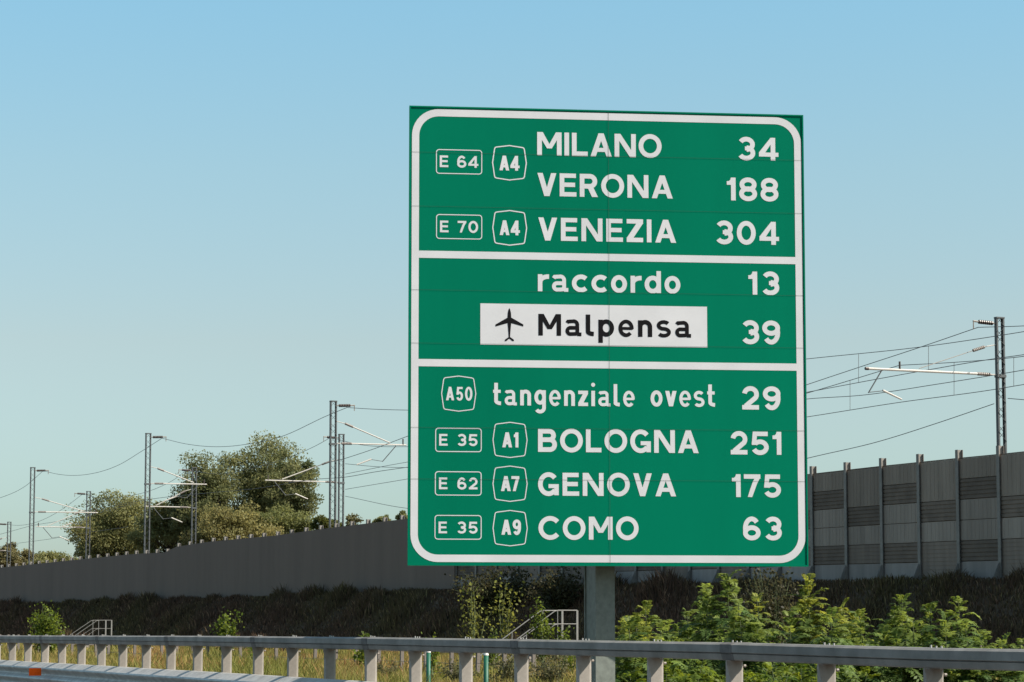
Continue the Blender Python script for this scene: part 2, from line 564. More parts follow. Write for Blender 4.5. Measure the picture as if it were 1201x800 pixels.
        st([(h, 1), (h, r * .75)] + arc(w, r * .75, w - h, r * .75 - h, 180, 268))
    elif ch == 't':
        x = w * .36
        P.append(rect(0, X - s * .85, w * .92, X)); r = w - x
        st([(x, 1.0), (x, r * .8)] + arc(w, r * .8, w - x, r * .8 - h, 180, 266))
    return P

def union(polys, verts, faces, ox, oz, k, y):
    """flat union of 2D polygons appended as faces in the sign plane"""
    vs, fs = [], []
    for q in polys:
        q = [Vector((p[0], p[1])) for p in q]
        area = sum(q[i].x * q[(i + 1) % len(q)].y - q[(i + 1) % len(q)].x * q[i].y for i in range(len(q)))
        if abs(area) < 1e-7: continue
        if len(q) == 4:
            tris = [[q[0], q[1], q[2]], [q[0], q[2], q[3]]]
        else:
            tris = [q]
        for q in tris:
            area = sum(q[i].x * q[(i + 1) % len(q)].y - q[(i + 1) % len(q)].x * q[i].y for i in range(len(q)))
            if abs(area) < 1e-8: continue
            if area < 0: q = q[::-1]
            b = len(vs)
            vs += q
            fs.append(list(range(b, b + len(q))))
    r = delaunay_2d_cdt(vs, [], fs, 0, 1e-5, True)
    b = len(verts)
    verts += [Vector((ox + p.x * k, y, oz + p.y * k)) for p in r[0]]
    for q, src in zip(r[2], r[5]):
        if src: faces.append([b + i for i in q])

# ------------------------------------------------------------------ the direction sign
PL, PR = at(478.9, 393, 29.0), at(945, 400, 29.55)
TH = math.atan2(PR.y - PL.y, PR.x - PL.x)
HD = Vector((math.cos(TH), math.sin(TH), 0))
HN = Vector((math.sin(TH), -math.cos(TH), 0))   # towards the traffic
pole_c = at(703.5, 700, 29.8)
base = Vector((pole_c.x, pole_c.y, 0))
f0 = PL - base
base = base + HN * (f0.dot(HN) - 0.56)         # the sign face stands 0.56 m in front of the pole axis
sign = empty('direction_sign', base, TH)
tag(sign, 'large green motorway direction sign with white border listing city distances', 'road sign')
FY = -0.56

def sg(px, py):
    d = ray(px, py)
    o = Vector((0, 0, EYE))
    t = (PL - o).dot(HN) / d.dot(HN)
    p = o + d * t - base
    return p.dot(HD), p.z

uL = (sg(480, 123)[0] + sg(478, 663.5)[0]) / 2
uR = (sg(943, 136)[0] + sg(947, 664.5)[0]) / 2
zT = (sg(480, 123)[1] + sg(943, 136)[1]) / 2
zB = (sg(478, 663.5)[1] + sg(947, 664.5)[1]) / 2

# panel made of folded sheets stacked with hairline joints
seam_z = [(sg(485, a)[1] + sg(940, b)[1]) / 2 for a, b in ((178, 188.5), (241, 251), (339.5, 347), (402, 408.5), (502, 504.5), (562, 564.5))]
seam_u = sg(714.5, 400)[0]
mb = MB()
mb.bx(uL + .001, uR - .001, FY, FY + 0.035, zB + .001, zT - .001)
panel = mb.build('panel', M_green, sign)
bv = panel.modifiers.new('bevel', 'BEVEL'); bv.width = 0.006; bv.segments = 2
mb = MB()
for z in seam_z:
    mb.add([(uL + .004, FY - .0055, z - .0014), (uR - .004, FY - .0055, z - .0014), (uR - .004, FY - .0055, z + .0014), (uL + .004, FY - .0055, z + .0014)], [(0, 1, 2, 3)])
mb.add([(seam_u - .0017, FY - .0060, zB + .005), (seam_u + .0017, FY - .0060, zB + .005), (seam_u + .0017, FY - .0060, zT - .005), (seam_u - .0017, FY - .0060, zT - .005)], [(0, 1, 2, 3)])
mb.build('panel_seam', M_seam, sign)

mb = MB()
rim, rd = .016, .009
for x0, x1, z0, z1 in ((uL, uL + rim, zB, zT), (uR - rim, uR, zB, zT), (uL + rim + .001, uR - rim - .001, zT - rim, zT), (uL + rim + .001, uR - rim - .001, zB, zB + rim)):
    mb.bx(x0, x1, FY - rd, FY - .0005, z0, z1)
mb.build('folded_rim', M_green, sign)

def flat(name, polys, m, y, parent=sign):
    v, f = [], []
    union(polys, v, f, 0, 0, 1, y)
    return mesh_obj(name, v, f, m, parent)

# border and the two dividing bars in one white sheet
def rrect(x0, z0, x1, z1, r, n=10):
    p = []
    for cx, cz, a in ((x1 - r, z1 - r, 0), (x0 + r, z1 - r, 90), (x0 + r, z0 + r, 180), (x1 - r, z0 + r, 270)):
        p += arc(cx, cz, r, r, a, a + 90, n)
    return p
ppm = (uR - uL) / 465.0
bw = 8.4 * ppm
bl, br = (sg(483, 200)[0] + sg(481.5, 600)[0]) / 2, (sg(940.3, 200)[0] + sg(944, 600)[0]) / 2
bt = (sg(520, 127.6)[1] + sg(900, 138)[1]) / 2
bb = (sg(520, 659.6)[1] + sg(900, 660)[1]) / 2
polys = stroke(rrect(bl + bw / 2, bb + bw / 2, br - bw / 2, bt - bw / 2, 27 * ppm), bw, True)
for ya, yb in ((298.3, 305.6), (424.8, 431.2)):
    zc = (sg(490, ya)[1] + sg(935, yb)[1]) / 2
    polys.append(rect(bl + bw * .5, zc - bw / 2, br - bw * .5, zc + bw / 2))
flat('border', polys, M_white, FY - 0.002)

def text(name, s, px0, px1, yb, cap, st_=.203, k=1.0, m=None, y=FY - 0.002, parent=None, X=.77, extra=None):
    u0, z0 = sg(px0, yb)
    u1 = sg(px1, yb)[0]
    kz = sg(px0, yb - cap)[1] - z0
    ws = [WID[c] * k if c not in 'I' else st_ for c in s]
    if X != .77: ws = [WID[c] * k for c in s]
    if k < 1: ws = [st_ if c in 'Ii' else (max(a, st_ * 1.55) if c == '1' else a) for a, c in zip(ws, s)]
    gap = ((u1 - u0) / kz - sum(ws)) / max(1, len(s) - 1)
    v, f = [], []
    x = 0
    for c, a in zip(s, ws):
        if c != ' ':
            union(glyph(c, a, st_, X), v, f, u0 + x * kz, z0, kz, y)
        x += a + gap
    if extra: union(extra, v, f, 0, 0, 1, y)
    return mesh_obj(name, v, f, m or M_white, parent or sign)

for s, a, b, yb, cp in (('MILANO', 630, 776, 182, 27.2), ('VERONA', 630.3, 789, 229.8, 27), ('VENEZIA', 631.3, 793, 282, 27),
                        ('BOLOGNA', 631, 819.5, 530, 27), ('GENOVA', 631, 793, 581.3, 27), ('COMO', 631.5, 749, 632.7, 27)):
    text('destination_name', s, a, b, yb, cp)
for s, a, b, yb, cp in (('34', 865, 913, 187.6, 26.8), ('188', 852.5, 913, 235, 26.8), ('304', 839, 913.7, 286, 27), ('13', 877.8, 914, 345.5, 27),
                        ('39', 869.5, 915, 403.2, 27.2), ('29', 870.5, 915.5, 480.3, 27), ('251', 857, 916.5, 533, 27), ('175', 858.5, 916, 583, 26.8), ('63', 871.5, 917, 633.3, 27)):
    text('distance_number', s, a, b, yb, cp, .205)
text('destination_name', 'raccordo', 630.8, 798, 341.6, 25.9, .205)
text('destination_name', 'tangenziale', 578.3, 744.4, 475.2, 26.2, .165, .74, X=.69)
text('destination_name', 'ovest', 763, 839, 476.4, 26.2, .165, .74, X=.69)
# white plate with black lettering and aeroplane
pu0, pz1 = sg(563.4, 355.8)
pu1 = sg(829.3, 380)[0]
pz0 = sg(563.4, 404.2)[1]
plate = flat('airport_plate', [rect(pu0, pz0, pu1, pz1)], M_white, FY - 0.002)
text('lettering', 'Malpensa', 631.5, 810.5, 393.5, 25.4, .205, m=M_black, y=FY - 0.004, parent=plate)
pl = [(0, 220), (4.5, 230), (7.5, 243), (9, 258), (9, 268), (70, 303), (70, 313), (9, 296), (5, 340), (3.5, 366), (22, 379), (23, 387), (14, 386), (7, 379), (0, 374)]
full = [(182 + a, b) for a, b in pl] + [(182 - a, b) for a, b in pl[::-1][1:-1]]
pp = [sg(555 + a / 4.29, 310 + b / 4.29) for a, b in full]
flat('aircraft_symbol', [pp], M_black, FY - 0.004, plate)

for (x0, y0, x1, y1, s, a, b, yb) in ((511.9, 175.4, 565, 203.2, 'E 64', 515.7, 561, 196), (512, 251.6, 565, 279.6, 'E 70', 516, 560.7, 272.4),
                                      (511, 502.2, 564.4, 529.5, 'E 35', 515, 560, 522.7), (510.6, 553.2, 564.3, 580.6, 'E 62', 514.8, 560, 573.8), (510.2, 604.5, 564.3, 632.3, 'E 35', 514.3, 560, 625.5)):
    u0, z1 = sg(x0, y0); u1, z0 = sg(x1, (y1 + y0) / 2)[0], sg(x0, y1)[1]
    box = stroke(rrect(u0, z0, u1, z1, 3.2 * ppm, 5), 1.05 * ppm, True)
    text('route_number', s, a, b, yb, 13.7, .19, extra=box)
for (cx, cy, s, a, b, yb, cp) in ((597.5, 191, 'A4', 585.7, 609.3, 199.8, 17.3), (597.8, 267.3, 'A4', 586, 609.7, 275.7, 17.3), (538, 461.7, 'A50', 523, 554, 469.5, 15.8),
                                  (598.2, 516, 'A1', 589, 608, 524.7, 17.6), (598.2, 567.4, 'A7', 587.5, 609, 576, 17.6), (598.3, 619.5, 'A9', 588, 611, 627.2, 17.6)):
    cu, cz = sg(cx, cy)
    q = [(0, 20.2), (-15, 18.2), (-16.6, 17.6), (-17.4, 16), (-19.7, 0), (-17.4, -16), (-16.6, -17.6), (-15, -18.2), (0, -20.2), (15, -18.2), (16.6, -17.6), (17.4, -16), (19.7, 0), (17.4, 16), (16.6, 17.6), (15, 18.2)]
    ex = stroke([(cu + x * ppm, cz + z * ppm) for x, z in q], (1.3 if cy < 400 else 1.1) * ppm, True)
    text('motorway_shield', s, a, b, yb, cp, .165 if len(s) > 2 else .2, .66 if len(s) > 2 else .72, extra=ex)

# supports behind the panel
for z in (zB + .35, (zB + zT) / 2, zT - .35):
    mb = MB()
    mb.bx(uL + .15, uR - .15, FY + .037, FY + .097, z - .05, z + .05)
    mb.build('mounting_rail', M_back, sign)
    mb = MB()
    for sx in (-1, 1):
        mb.bx(sx * .10 - .02, sx * .10 + .02, FY + .098, -.15, z - .06, z + .06)
    mb.bx(-.119, .119, FY + .0985, FY + .115, z - .07, z + .07)
    mb.build('bracket', M_back, sign)
mb = MB()   # I-beam turned to face along the carriageway
py = math.atan2(RA.y, RA.x) - TH
ax = Vector((math.cos(py), math.sin(py), 0)); ay = Vector((-math.sin(py), math.cos(py), 0))
zt = zT - .1
def pb(x0, x1, y0, y1, z0=-.3, z1=None):
    z1 = z1 or zt
    mb.box(ax * (x0 + x1) / 2 + ay * (y0 + y1) / 2 + Vector((0, 0, (z0 + z1) / 2)), ax * (x1 - x0) / 2, ay * (y1 - y0) / 2, Vector((0, 0, (z1 - z0) / 2)))
pb(-.115, .115, -.165, -.147); pb(-.115, .115, .147, .165); pb(-.006, .006, -.146, .146); pb(-.100, -.088, -.146, .146)
mb.build('pole', M_pole, sign)
mb = MB()
pb(-.25, .25, -.3, .3, -.05, .03)
mb.build('base_plate', M_pole, sign)

# ------------------------------------------------------------------ guardrail
rail = empty('guardrail', P0 + RD * 12)
tag(rail, 'galvanised steel guardrail with square top rail on closely spaced posts', 'guardrail')
TOPX_R = [(-200, 745.3), (0, 745.3), (235, 745.8), (437, 747.5), (613, 750), (860, 753.8), (1094, 760), (1201, 763.4), (1500, 775)]
def post_pos(k): return P0 + RD * (1.5 * k)
def px_of(p):
    return 600.5 + F * p.x / (p.y * CP + (p.z - EYE) * SP)
def rail_z(k):
    p = post_pos(k)
    yy = np.interp(px_of(Vector((p.x, p.y, EYE))), [a for a, b in TOPX_R], [b for a, b in TOPX_R])
    return at(px_of(Vector((p.x, p.y, EYE))), yy, p.y).z
ks = list(range(-4, 34))
RZ = {k: rail_z(k) for k in range(-4, 25)}
for k in range(25, 40): RZ[k] = RZ[24]
RZ[-4] = RZ[-3] = RZ[-2] = RZ[-1] = RZ[0]
I0 = rail.location.copy()
# top rail: folded profile, road side is negative
prof = [(-.085, -.015), (-.046, 0), (.085, 0), (.098, -.012), (.098, -.12), (.085, -.132), (-.056, -.132), (-.064, -.124), (-.074, -.084), (-.064, -.078), (-.085, -.072)]
mb = MB()
for j in range(-4, 33, 3):
    path = []
    for k in range(j, min(j + 3, 33) + 1):
        p = post_pos(k) - I0
        p.z = RZ[k]
        path.append(p)
    path[0] = path[0] + RD * .006
    path[-1] = path[-1] - RD * .006
    mb.sweep(prof, path, RA)
    a = path[0] - RD * .012
    # splice sleeve at each joint
    mb.sweep([(x * 1.035 + .0, z * 1.0 + (.003 if z > -.05 else -.003)) for x, z in prof], [a - RD * .1, a + RD * .1], RA, m=1)
mb.build('top_rail', [M_galv, M_dull], rail)
# posts: hat section with a chamfered sunny corner, built once and copied
mb = MB()
hw, dp = .062, .04
sec = [(-hw, -dp), (hw - .03, -dp), (hw, -dp + .035), (hw, dp), (hw - .012, dp), (hw - .012, -dp + .037), (hw - .036, -dp + .008), (-hw + .008, -dp + .008), (-hw + .008, dp), (-hw, dp)]
zz0, zz1 = -.25, 1.279
b = len(mb.v)
vs = [RA * x + RD * y + Vector((0, 0, z)) for z in (zz0, zz1) for x, y in sec]
n = len(sec)
mb.add(vs, [(i, (i + 1) % n, n + (i + 1) % n, n + i) for i in range(n)] + [tuple(range(n))[::-1], tuple(range(n, 2 * n))])
# bracket under the rail and its bolts
mb.add([RA * x + RD * y + Vector((0, 0, z)) for y in (-.048, -.043) for x, z in ((-.10, 1.277), (-.03, 1.277), (-.055, 1.16), (-.075, 1.16))],
       [(0, 1, 2, 3), (7, 6, 5, 4), (0, 4, 5, 1), (1, 5, 6, 2), (2, 6, 7, 3), (3, 7, 4, 0)])
mb.tube([RA * .07 + Vector((0, 0, 1.235)), RA * .088 + Vector((0, 0, 1.235))], .011, 6)
for i in (-.07, .0, .07):     # bolt ends standing up through the rail
    q = RD * i + RA * .01
    mb.tube([q + Vector((0, 0, 1.27)), q + Vector((.004, 0, 1.424 + .005 * (i > 0)))], .007, 6, m=1)
mb.box(-RA * .115 + Vector((0, 0, .70)), RA * .052, RD * .05, Vector((0, 0, .15)))   # spacer block behind the beam
post = mb.build('post', [M_galv2, M_bolt], rail)
for i, k in enumerate(ks):
    o = post if i == 0 else post.copy()
    if i:
        C.objects.link(o)
        o.parent = rail
    o.location = post_pos(k) - I0 + Vector((0, 0, RZ[k] - 1.41))
    o.rotation_euler = (random.uniform(-.004, .004), random.uniform(-.006, .006), random.uniform(-.02, .02))
# three-wave beam on the road side
wv = []
zw = -.60
for i in range(25):
    q = i / 24.0
    a = q * 6 * math.pi
    wv.append((-.20 - .042 * (1 - math.cos(a)) / 1.0 + .0, zw - .51 * q))
wv = [(-.07, zw + .012), (-.10, zw + .006), (-.20, zw - .046), (-.245, zw - .07), (-.262, zw - .085)] + wv[3:]
for j in range(-4, 33, 3):
    mb2 = None
mb = MB()
for j in range(-5, 33, 3):
    path = []
    for k in range(j, min(j + 3, 33) + 1):
        kk = max(k, -4)
        p = post_pos(k) - I0
        p.z = EYE + (RZ[kk] - 1.42) * .5
        path.append(p)
    path[-1] = path[-1] + RD * .22
    off = .004 * ((j // 3) % 2)
    pr = [(x - off, z + off * .6) for x, z in wv]
    mb.sweep(pr + [(x + .004, z) for x, z in pr[::-1]], path, RA)
mb.build('beam', M_beam, rail)
# orange reflector on the beam
Yr = 46.0
pr_ = at(49, 788, Yr)
t_ = (pr_ - P0).dot(RA)
d = ray(49, 788)
o_ = Vector((0, 0, EYE))
tt = ((P0 - RA * .30) - o_).dot(RA) / d.dot(RA)
q = o_ + d * tt - I0
mb = MB()
mb.box(q - RA * .11, RA * .10, RD * .008, Vector((0, 0, .062)))
ref = mb.build('reflector', M_orange, rail)
ref['label'] = 'orange reflector fixed to the beam'

# ------------------------------------------------------------------ noise barrier
dYb = 2.31
Yb0 = YW(956)
def wp(Y):
    px = wall_px(Y)
    return Vector(((px - 600.5) / F * Y, Y, 0)) if False else Vector((TW * WA.x, TW * WA.y, 0)) + WD * ((Y - TW * WA.y) / WD.y)
jr = [j for j in range(-16, 60) if -75 < wall_px(Yb0 + j * dYb) < 1720]
Ysplit = [j for j in jr if wall_px(Yb0 + j * dYb) > 522][-1]
def slab(mb, a, b, z0a, z0b, z1a, z1b, y0, y1, m):
    """panel between two feet a,b; y offsets across the wall (negative faces the road)"""
    vs = []
    for p, zl, zh in ((a, z0a, z1a), (b, z0b, z1b)):
        for y in (y0, y1):
            for z in (zl, zh):
                vs.append(p + WA * y + Vector((0, 0, z)))
    mb.add(vs, [(0, 1, 5, 4), (2, 6, 7, 3), (0, 4, 6, 2), (1, 3, 7, 5), (0, 2, 3, 1), (4, 5, 7, 6)], m)

barR = empty('noise_barrier', wp(Yb0 + 5 * dYb))
tag(barR, 'tall dark railway noise barrier of ribbed and louvred panels between steel posts', 'noise barrier')
barL = empty('noise_barrier', wp(Yb0 + 40 * dYb))
tag(barL, 'long smooth charcoal noise barrier running away below the masts and trees', 'noise barrier')

def wall_post(j, parent):
    p = wp(Yb0 + j * dYb)
    px = wall_px(Yb0 + j * dYb)
    z0, z1 = bot_z(px) - .5, top_z(px) + (.31 if parent is barR else .24)
    mb = MB()
    off = -.02
    for y0, y1 in ((-.12, -.105), (.085, .10)):
        slab(mb, p - WD * .085, p + WD * .085, z0, z0, z1, z1, y0 + off, y1 + off, 0)
    slab(mb, p - WD * .006, p + WD * .006, z0, z0, z1 - .002, z1 - .002, -.104 + off, .084 + off, 0)
    if parent is barR:
        # gusset at the foot
        g = p - WA * .145
        zb = bot_z(px)
        for sx in (-1, 1):
            a0 = g + WD * (.02 * sx)
            mb.add([a0 + Vector((0, 0, zb + .62)), a0 + Vector((0, 0, zb - .1)), a0 - WA * .26 + Vector((0, 0, zb - .1)), a0 - WA * .24 + Vector((0, 0, zb + .12)),
                    a0 + WD * .012 * sx + Vector((0, 0, zb + .62)), a0 + WD * .012 * sx + Vector((0, 0, zb - .1)), a0 + WD * .012 * sx - WA * .26 + Vector((0, 0, zb - .1)), a0 + WD * .012 * sx - WA * .24 + Vector((0, 0, zb + .12))],
                   [(0, 1, 2, 3), (7, 6, 5, 4), (0, 3, 7, 4), (3, 2, 6, 7)])
    for i in range(len(mb.v)): mb.v[i] = mb.v[i] - parent.location
    mb.build('post', M_wpost, parent)

for j in jr:
    wall_post(j, barR if j <= Ysplit else barL)
rr = random.Random(3)
for i, j in enumerate(jr[:-1]):
    Ya, Yc = Yb0 + j * dYb, Yb0 + (j + 1) * dYb
    pa, pc = wall_px(Ya), wall_px(Yc)
    a, c = wp(Ya), wp(Yc)
    za0, zc0, za1, zc1 = bot_z(pa) - .05, bot_z(pc) - .05, top_z(pa), top_z(pc)
    mb = MB()
    if j < Ysplit:
        par = barR
        a2, c2 = a + WD * .02, c - WD * .02
        pat = [('R', 1), ('V', 1), ('P', 1), ('P', 1), ('V', 1), ('W', 1)] if j % 2 else [('R', 2), ('V', 1), ('P', 1), ('D', 2)]
        if j % 2 == 0 and rr.random() < .25: pat = [('R', 2), ('V', 1), ('P', 1), ('D', 1), ('W', 1)]
        tot = 6.0
        y = 0.0
        def zz(fr, e): return (za1 + (za0 - za1) * fr) if e == 0 else (zc1 + (zc0 - zc1) * fr)
        for kind, hgt in pat:
            f0, f1 = y / tot, (y + hgt) / tot
            y += hgt
            g = .004
            mi = {'R': 0, 'P': 2, 'V': 1, 'D': 3, 'W': 4}[kind]
            base_y = -.05 if kind in 'RPW' else -.03
            slab(mb, a2, c2, zz(f1 - g * .6, 0), zz(f1 - g * .6, 1), zz(f0 + g * .6, 0), zz(f0 + g * .6, 1), base_y, .05, mi)
            L = (c2 - a2).length
            if kind in 'RP':      # vertical ribs
                nr = 10
                for q in range(nr):
                    u = (q + .5) / nr
                    m0 = a2 + (c2 - a2) * (u - .26 / nr); m1 = a2 + (c2 - a2) * (u + .26 / nr)
                    def zl(fr, uu): return zz(fr, 0) + (zz(fr, 1) - zz(fr, 0)) * uu
                    slab(mb, m0, m1, zl(f1 - .010, u), zl(f1 - .010, u), zl(f0 + .010, u), zl(f0 + .010, u), base_y - .006, base_y - .001, mi)
            elif kind in 'VD':    # tilted slats
                ns = 5 * hgt
                for q in range(ns):
                    fa = f0 + (f1 - f0) * (q + .18) / ns; fb = f0 + (f1 - f0) * (q + .86) / ns
                    slab(mb, a2, c2, zz(fb, 0), zz(fb, 1), zz(fa, 0), zz(fa, 1), base_y - (.028 if kind == 'V' else .012), base_y - .002, mi)
        slab(mb, a2, c2, za0 - .4, zc0 - .4, za0 - .004, zc0 - .004, -.045, .06, 3)
        slab(mb, a2, c2, za0 - .1, zc0 - .1, za1 - .003, zc1 - .003, .052, .07, 3)
        # capping strip
        slab(mb, a2, c2, za1 + .004, zc1 + .004, za1 + .03, zc1 + .03, -.045, .07, 3)
    else:
        par = barL
        slab(mb, a + WD * .003, c - WD * .003, za0 - .4, zc0 - .4, za1, zc1, -.22, -.16, 4)
    for q in range(len(mb.v)): mb.v[q] = mb.v[q] - par.location
    if par is barR:
        mb.build('panel', [M_wall_rib, M_wall_louv, M_wall_lite, M_wall_mid, M_wall_pale], par)
    else:
        mb.m = [0] * len(mb.m)
        mb.build('panel', M_wall_plain, par)

# ------------------------------------------------------------------ railway masts
def YB(px): return 114.8 * 1972.0 / (px + 800.0)      # far row
def YF(px): return 157.0 * 1191.0 / (px + 800.0)      # near row

def mast(px, ytop, Y, side, label, tube_dy, tube_len, strut_dy=1.2, steady=None, name='catenary_mast', peak=.78):
    """side +1: arms reach right, -1: left. tube_dy: metres below the top"""
    top = at(px, ytop, Y)
    gz = float(ground_z(top.x, top.y)) - .1
    root = empty(name, (top.x, top.y, gz))
    tag(root, label, 'railway mast', 'lattice masts along the railway')
    H = top.z - gz
    U = Vector((0, 0, 1))
    mb = MB()
    hw = .19
    for sx in (-1, 1):
        c = WA * (hw * sx)
        # channel leg: web and two flanges
        mb.box(c + U * H / 2, WA * .012, WD * .09, U * H / 2)
        for sy in (-1, 1):
            mb.box(c - WA * (.038 * sx) + WD * (.083 * sy) + U * H / 2, WA * .025, WD * .006, U * H / 2)
    nseg = int(H / .40)
    for sy in (-1, 1):
        for i in range(nseg):
            z0, z1 = H * i / nseg, H * (i + 1) / nseg
            sx = 1 if (i % 2 == 0) == (sy > 0) else -1
            mb.bar(-WA * hw * sx + WD * (.095 * sy) + U * z0, WA * hw * sx + WD * (.095 * sy) + U * z1, .010, .028, up=WD)
    mb.box(U * (H - .03), WA * (hw + .02), WD * .11, U * .03)
    mb.box(U * (H - tube_dy - .05), WA * (hw + .03), WD * .13, U * .06)
    mb.build('lattice_column', M_mast, root)
    A = WA * side
    def insulator(p, q, mname='insulator', m=M_insul, r=.09):
        b = MB()
        p, q = Vector(p), Vector(q)
        b.tube([p, q], r * .5, 8)
        n = 7
        for i in range(n):
            c = p.lerp(q, (i + .5) / n)
            d = (q - p).normalized() * .03
            b.tube([c - d, c + d], r, 10)
        return b.build(mname, m, root)
    e = hw + .03
    zf = H - .28
    insulator(A * (e + .12) + U * zf, A * (e + .85) + U * (zf + .03))
    b = MB()
    b.tube([A * hw + U * zf, A * (e + .12) + U * zf], .035, 6)
    b.tube([A * (e + .85) + U * (zf + .03), A * (e + 1.12) + U * (zf + .05)], .04, 6)
    b.tube([A * (e + 1.1) + U * (zf + .05), A * (e + 1.1) + U * (zf - .28)], .028, 6)
    b.build('feeder_bracket', M_galv2, root)
    zt_ = H - tube_dy
    zs = H - strut_dy
    L = tube_len
    insulator(A * (e + .3) + U * zt_, A * (e + .95) + U * (zt_ + .01), m=M_insulg, r=.075)
    s0 = A * (e + .2) + U * zs
    s1 = A * (L * peak) + U * (zt_ + .12)
    insulator(s0.lerp(s1, .10), s0.lerp(s1, .26), m=M_insulg, r=.07)
    b = MB()
    b.tube([A * hw + U * zt_, A * (e + .3) + U * zt_], .03, 6)
    b.tube([A * (e + .95) + U * (zt_ + .01), A * L + U * (zt_ + .02)], .055 if px > 900 else .045, 8)
    b.tube([A * hw + U * zs, s0.lerp(s1, .10)], .025, 6)
    if px <= 900: b.tube([s0.lerp(s1, .26), s1], .038, 6)
    b.build('cantilever_arm', M_arm, root)
    if px > 900:
        b = MB()
        b.tube([s0.lerp(s1, .26), s1], .017, 6)
        b.build('tie_rod', M_galv2, root)
        b = MB()
        b.tube([A * (L - .01) + U * (zt_ + .02), A * (L + .14) + U * (zt_ + .02)], .07, 8)
        b.build('end_cap', M_insul, root)
    b = MB()
    pk = A * (L - 1.55 if px > 900 else L - .2) + U * zt_
    b.tube([pk, pk + U * .38], .045, 6)
    b.build('messenger_clamp', M_insul, root)
    b = MB()
    d0 = A * (L - .65) + U * (zt_ - .05)
    d1 = A * L + U * (zt_ - 1.0)
    if px <= 900: d1 = A * (L - 1.5) + U * (zt_ - 1.0)
    b.tube([d0, d1], .03, 6)
    b.tube([d1 + U * .02, d1 - A * .8 + U * .12], .018, 6)
    b.build('registration_strut', M_mast, root)
    b = MB()
    e0 = d1 - A * .7 + U * .13
    e1 = d1 - A * 1.62 - U * .22
    b.tube([e0, e1], .048, 8, r1=.038)
    b.build('steady_arm', M_arm, root)
    # clamp band
    return root

mast(1172, 372, YB(1172), -1, 'steel lattice railway mast rising above the ribbed barrier at far right', 2.5, 6.6, peak=.62)
mast(391, 470, YF(391), 1, 'tall lattice mast just left of the green sign, taller of the close pair', 2.5, 4.6)
mast(400.5, 509, YB(400.5), -1, 'shorter lattice mast close behind the taller one left of the sign', 3.4, 5.6, 1.8)
mast(174, 508, YF(174), 1, 'lattice mast between the two big tree clumps, taller of that pair', 3.6, 4.4, 2.4)
mast(228, 548, YB(228), -1, 'small lattice mast in front of the tallest tree group', 3.3, 4.1, 1.8)
mast(38.5, 548, YF(38.5), 1, 'slim lattice mast rising over the far left barrier, clear of trees', 3.7, 5.6, 2.5)
mast(104, 576, YB(104), -1, 'small far mast at the left edge of the olive tree', 3.4, 4.9, 1.8)
mast(11, 612, YB(11), -1, 'smallest and farthest lattice mast at the extreme left', 3.0, 4.6, 1.6)

# ------------------------------------------------------------------ overhead wires
def wire(name, cat, label, pts, Yf, r=.017, parent=None, sub=10):
    corner = [len(p) > 2 for p in pts]
    P = [at(p[0], p[1], Yf(p[0])) for p in pts]
    D = [max((P[i + 1] - P[i]).length, 1e-3) for i in range(len(P) - 1)]
    sl = [(P[i + 1].z - P[i].z) / D[i] for i in range(len(D))]
    def slope(i, after):
        if i == 0: return sl[0]
        if i == len(P) - 1: return sl[-1]
        if corner[i]: return sl[i] if after else sl[i - 1]
        return (sl[i - 1] * D[i] + sl[i] * D[i - 1]) / (D[i - 1] + D[i])
    out = []
    for i in range(len(P) - 1):
        p1, p2 = P[i], P[i + 1]
        m1, m2 = slope(i, True) * D[i], slope(i + 1, False) * D[i]
        for k in range(sub):
            t = k / sub
            q = p1.lerp(p2, t)          # straight in plan, smooth in height
            q.z = (2 * t ** 3 - 3 * t ** 2 + 1) * p1.z + (t ** 3 - 2 * t ** 2 + t) * m1 + (-2 * t ** 3 + 3 * t ** 2) * p2.z + (t ** 3 - t ** 2) * m2
            out.append(q)
    out.append(P[-1])
    b = MB()
    b.tube(out, r, 5)
    o = b.build(name, M_wire, parent)
    if parent is None: tag(o, label, cat)
    return o

def sagged(a, b, sag, n=9):
    return [(a[0] + (b[0] - a[0]) * i / n, a[1] + (b[1] - a[1]) * i / n + sag * 4 * (i / n) * (1 - i / n)) for i in range(n + 1)]
def drop(parent, x, y0, y1, Yf):
    b = MB()
    b.tube([at(x, y0, Yf(x)), at(x, y1, Yf(x))], .012, 5)
    b.build('dropper', M_wire, parent)

def YBo(px): return YB(px) - 2.0
def YFo(px): return YF(px) + 2.0
wire('feeder_wire', 'overhead wire', 'topmost steep wire falling left from the far right mast top', [(1147, 384), (1080, 407), (1010, 430), (947, 451), (880, 474), (800, 497), (720, 509), (640, 513), (560, 519), (478, 524), (422, 521.5), (388, 513)], YB)
wire('feeder_wire', 'overhead wire', 'level wire leaving the far right mast top towards the right', [(1147, 384), (1201, 382.3), (1300, 374)], YB)
m1 = wire('messenger_wire', 'overhead wire', 'upper gently sloping wire with hanging droppers, crossing in front of the right mast', [(600, 470), (800, 438), (947, 421), (1088, 406), (1201, 389), (1300, 372)], YBo)
c1 = wire('contact_wire', 'overhead wire', 'straight contact wire hung below the upper dropper wire right of the sign', [(478, 548), (600, 525), (800, 488), (947, 460), (1088, 434), (1165, 421), (1201, 416), (1300, 399)], YBo)
for x, y0, y1 in ((1007, 415.5, 448.5), (1089, 406, 434), (900, 426, 469)): drop(m1, x, y0, y1, YBo)
m2 = wire('messenger_wire', 'overhead wire', 'wire peaking over the clamp on the white arm right of the sign', [(405, 544), (442, 547.4), (478, 548.4), (600, 535), (800, 500), (947, 461), (1055, 428.5, 1), (1120, 425), (1201, 418), (1300, 402)], YB)
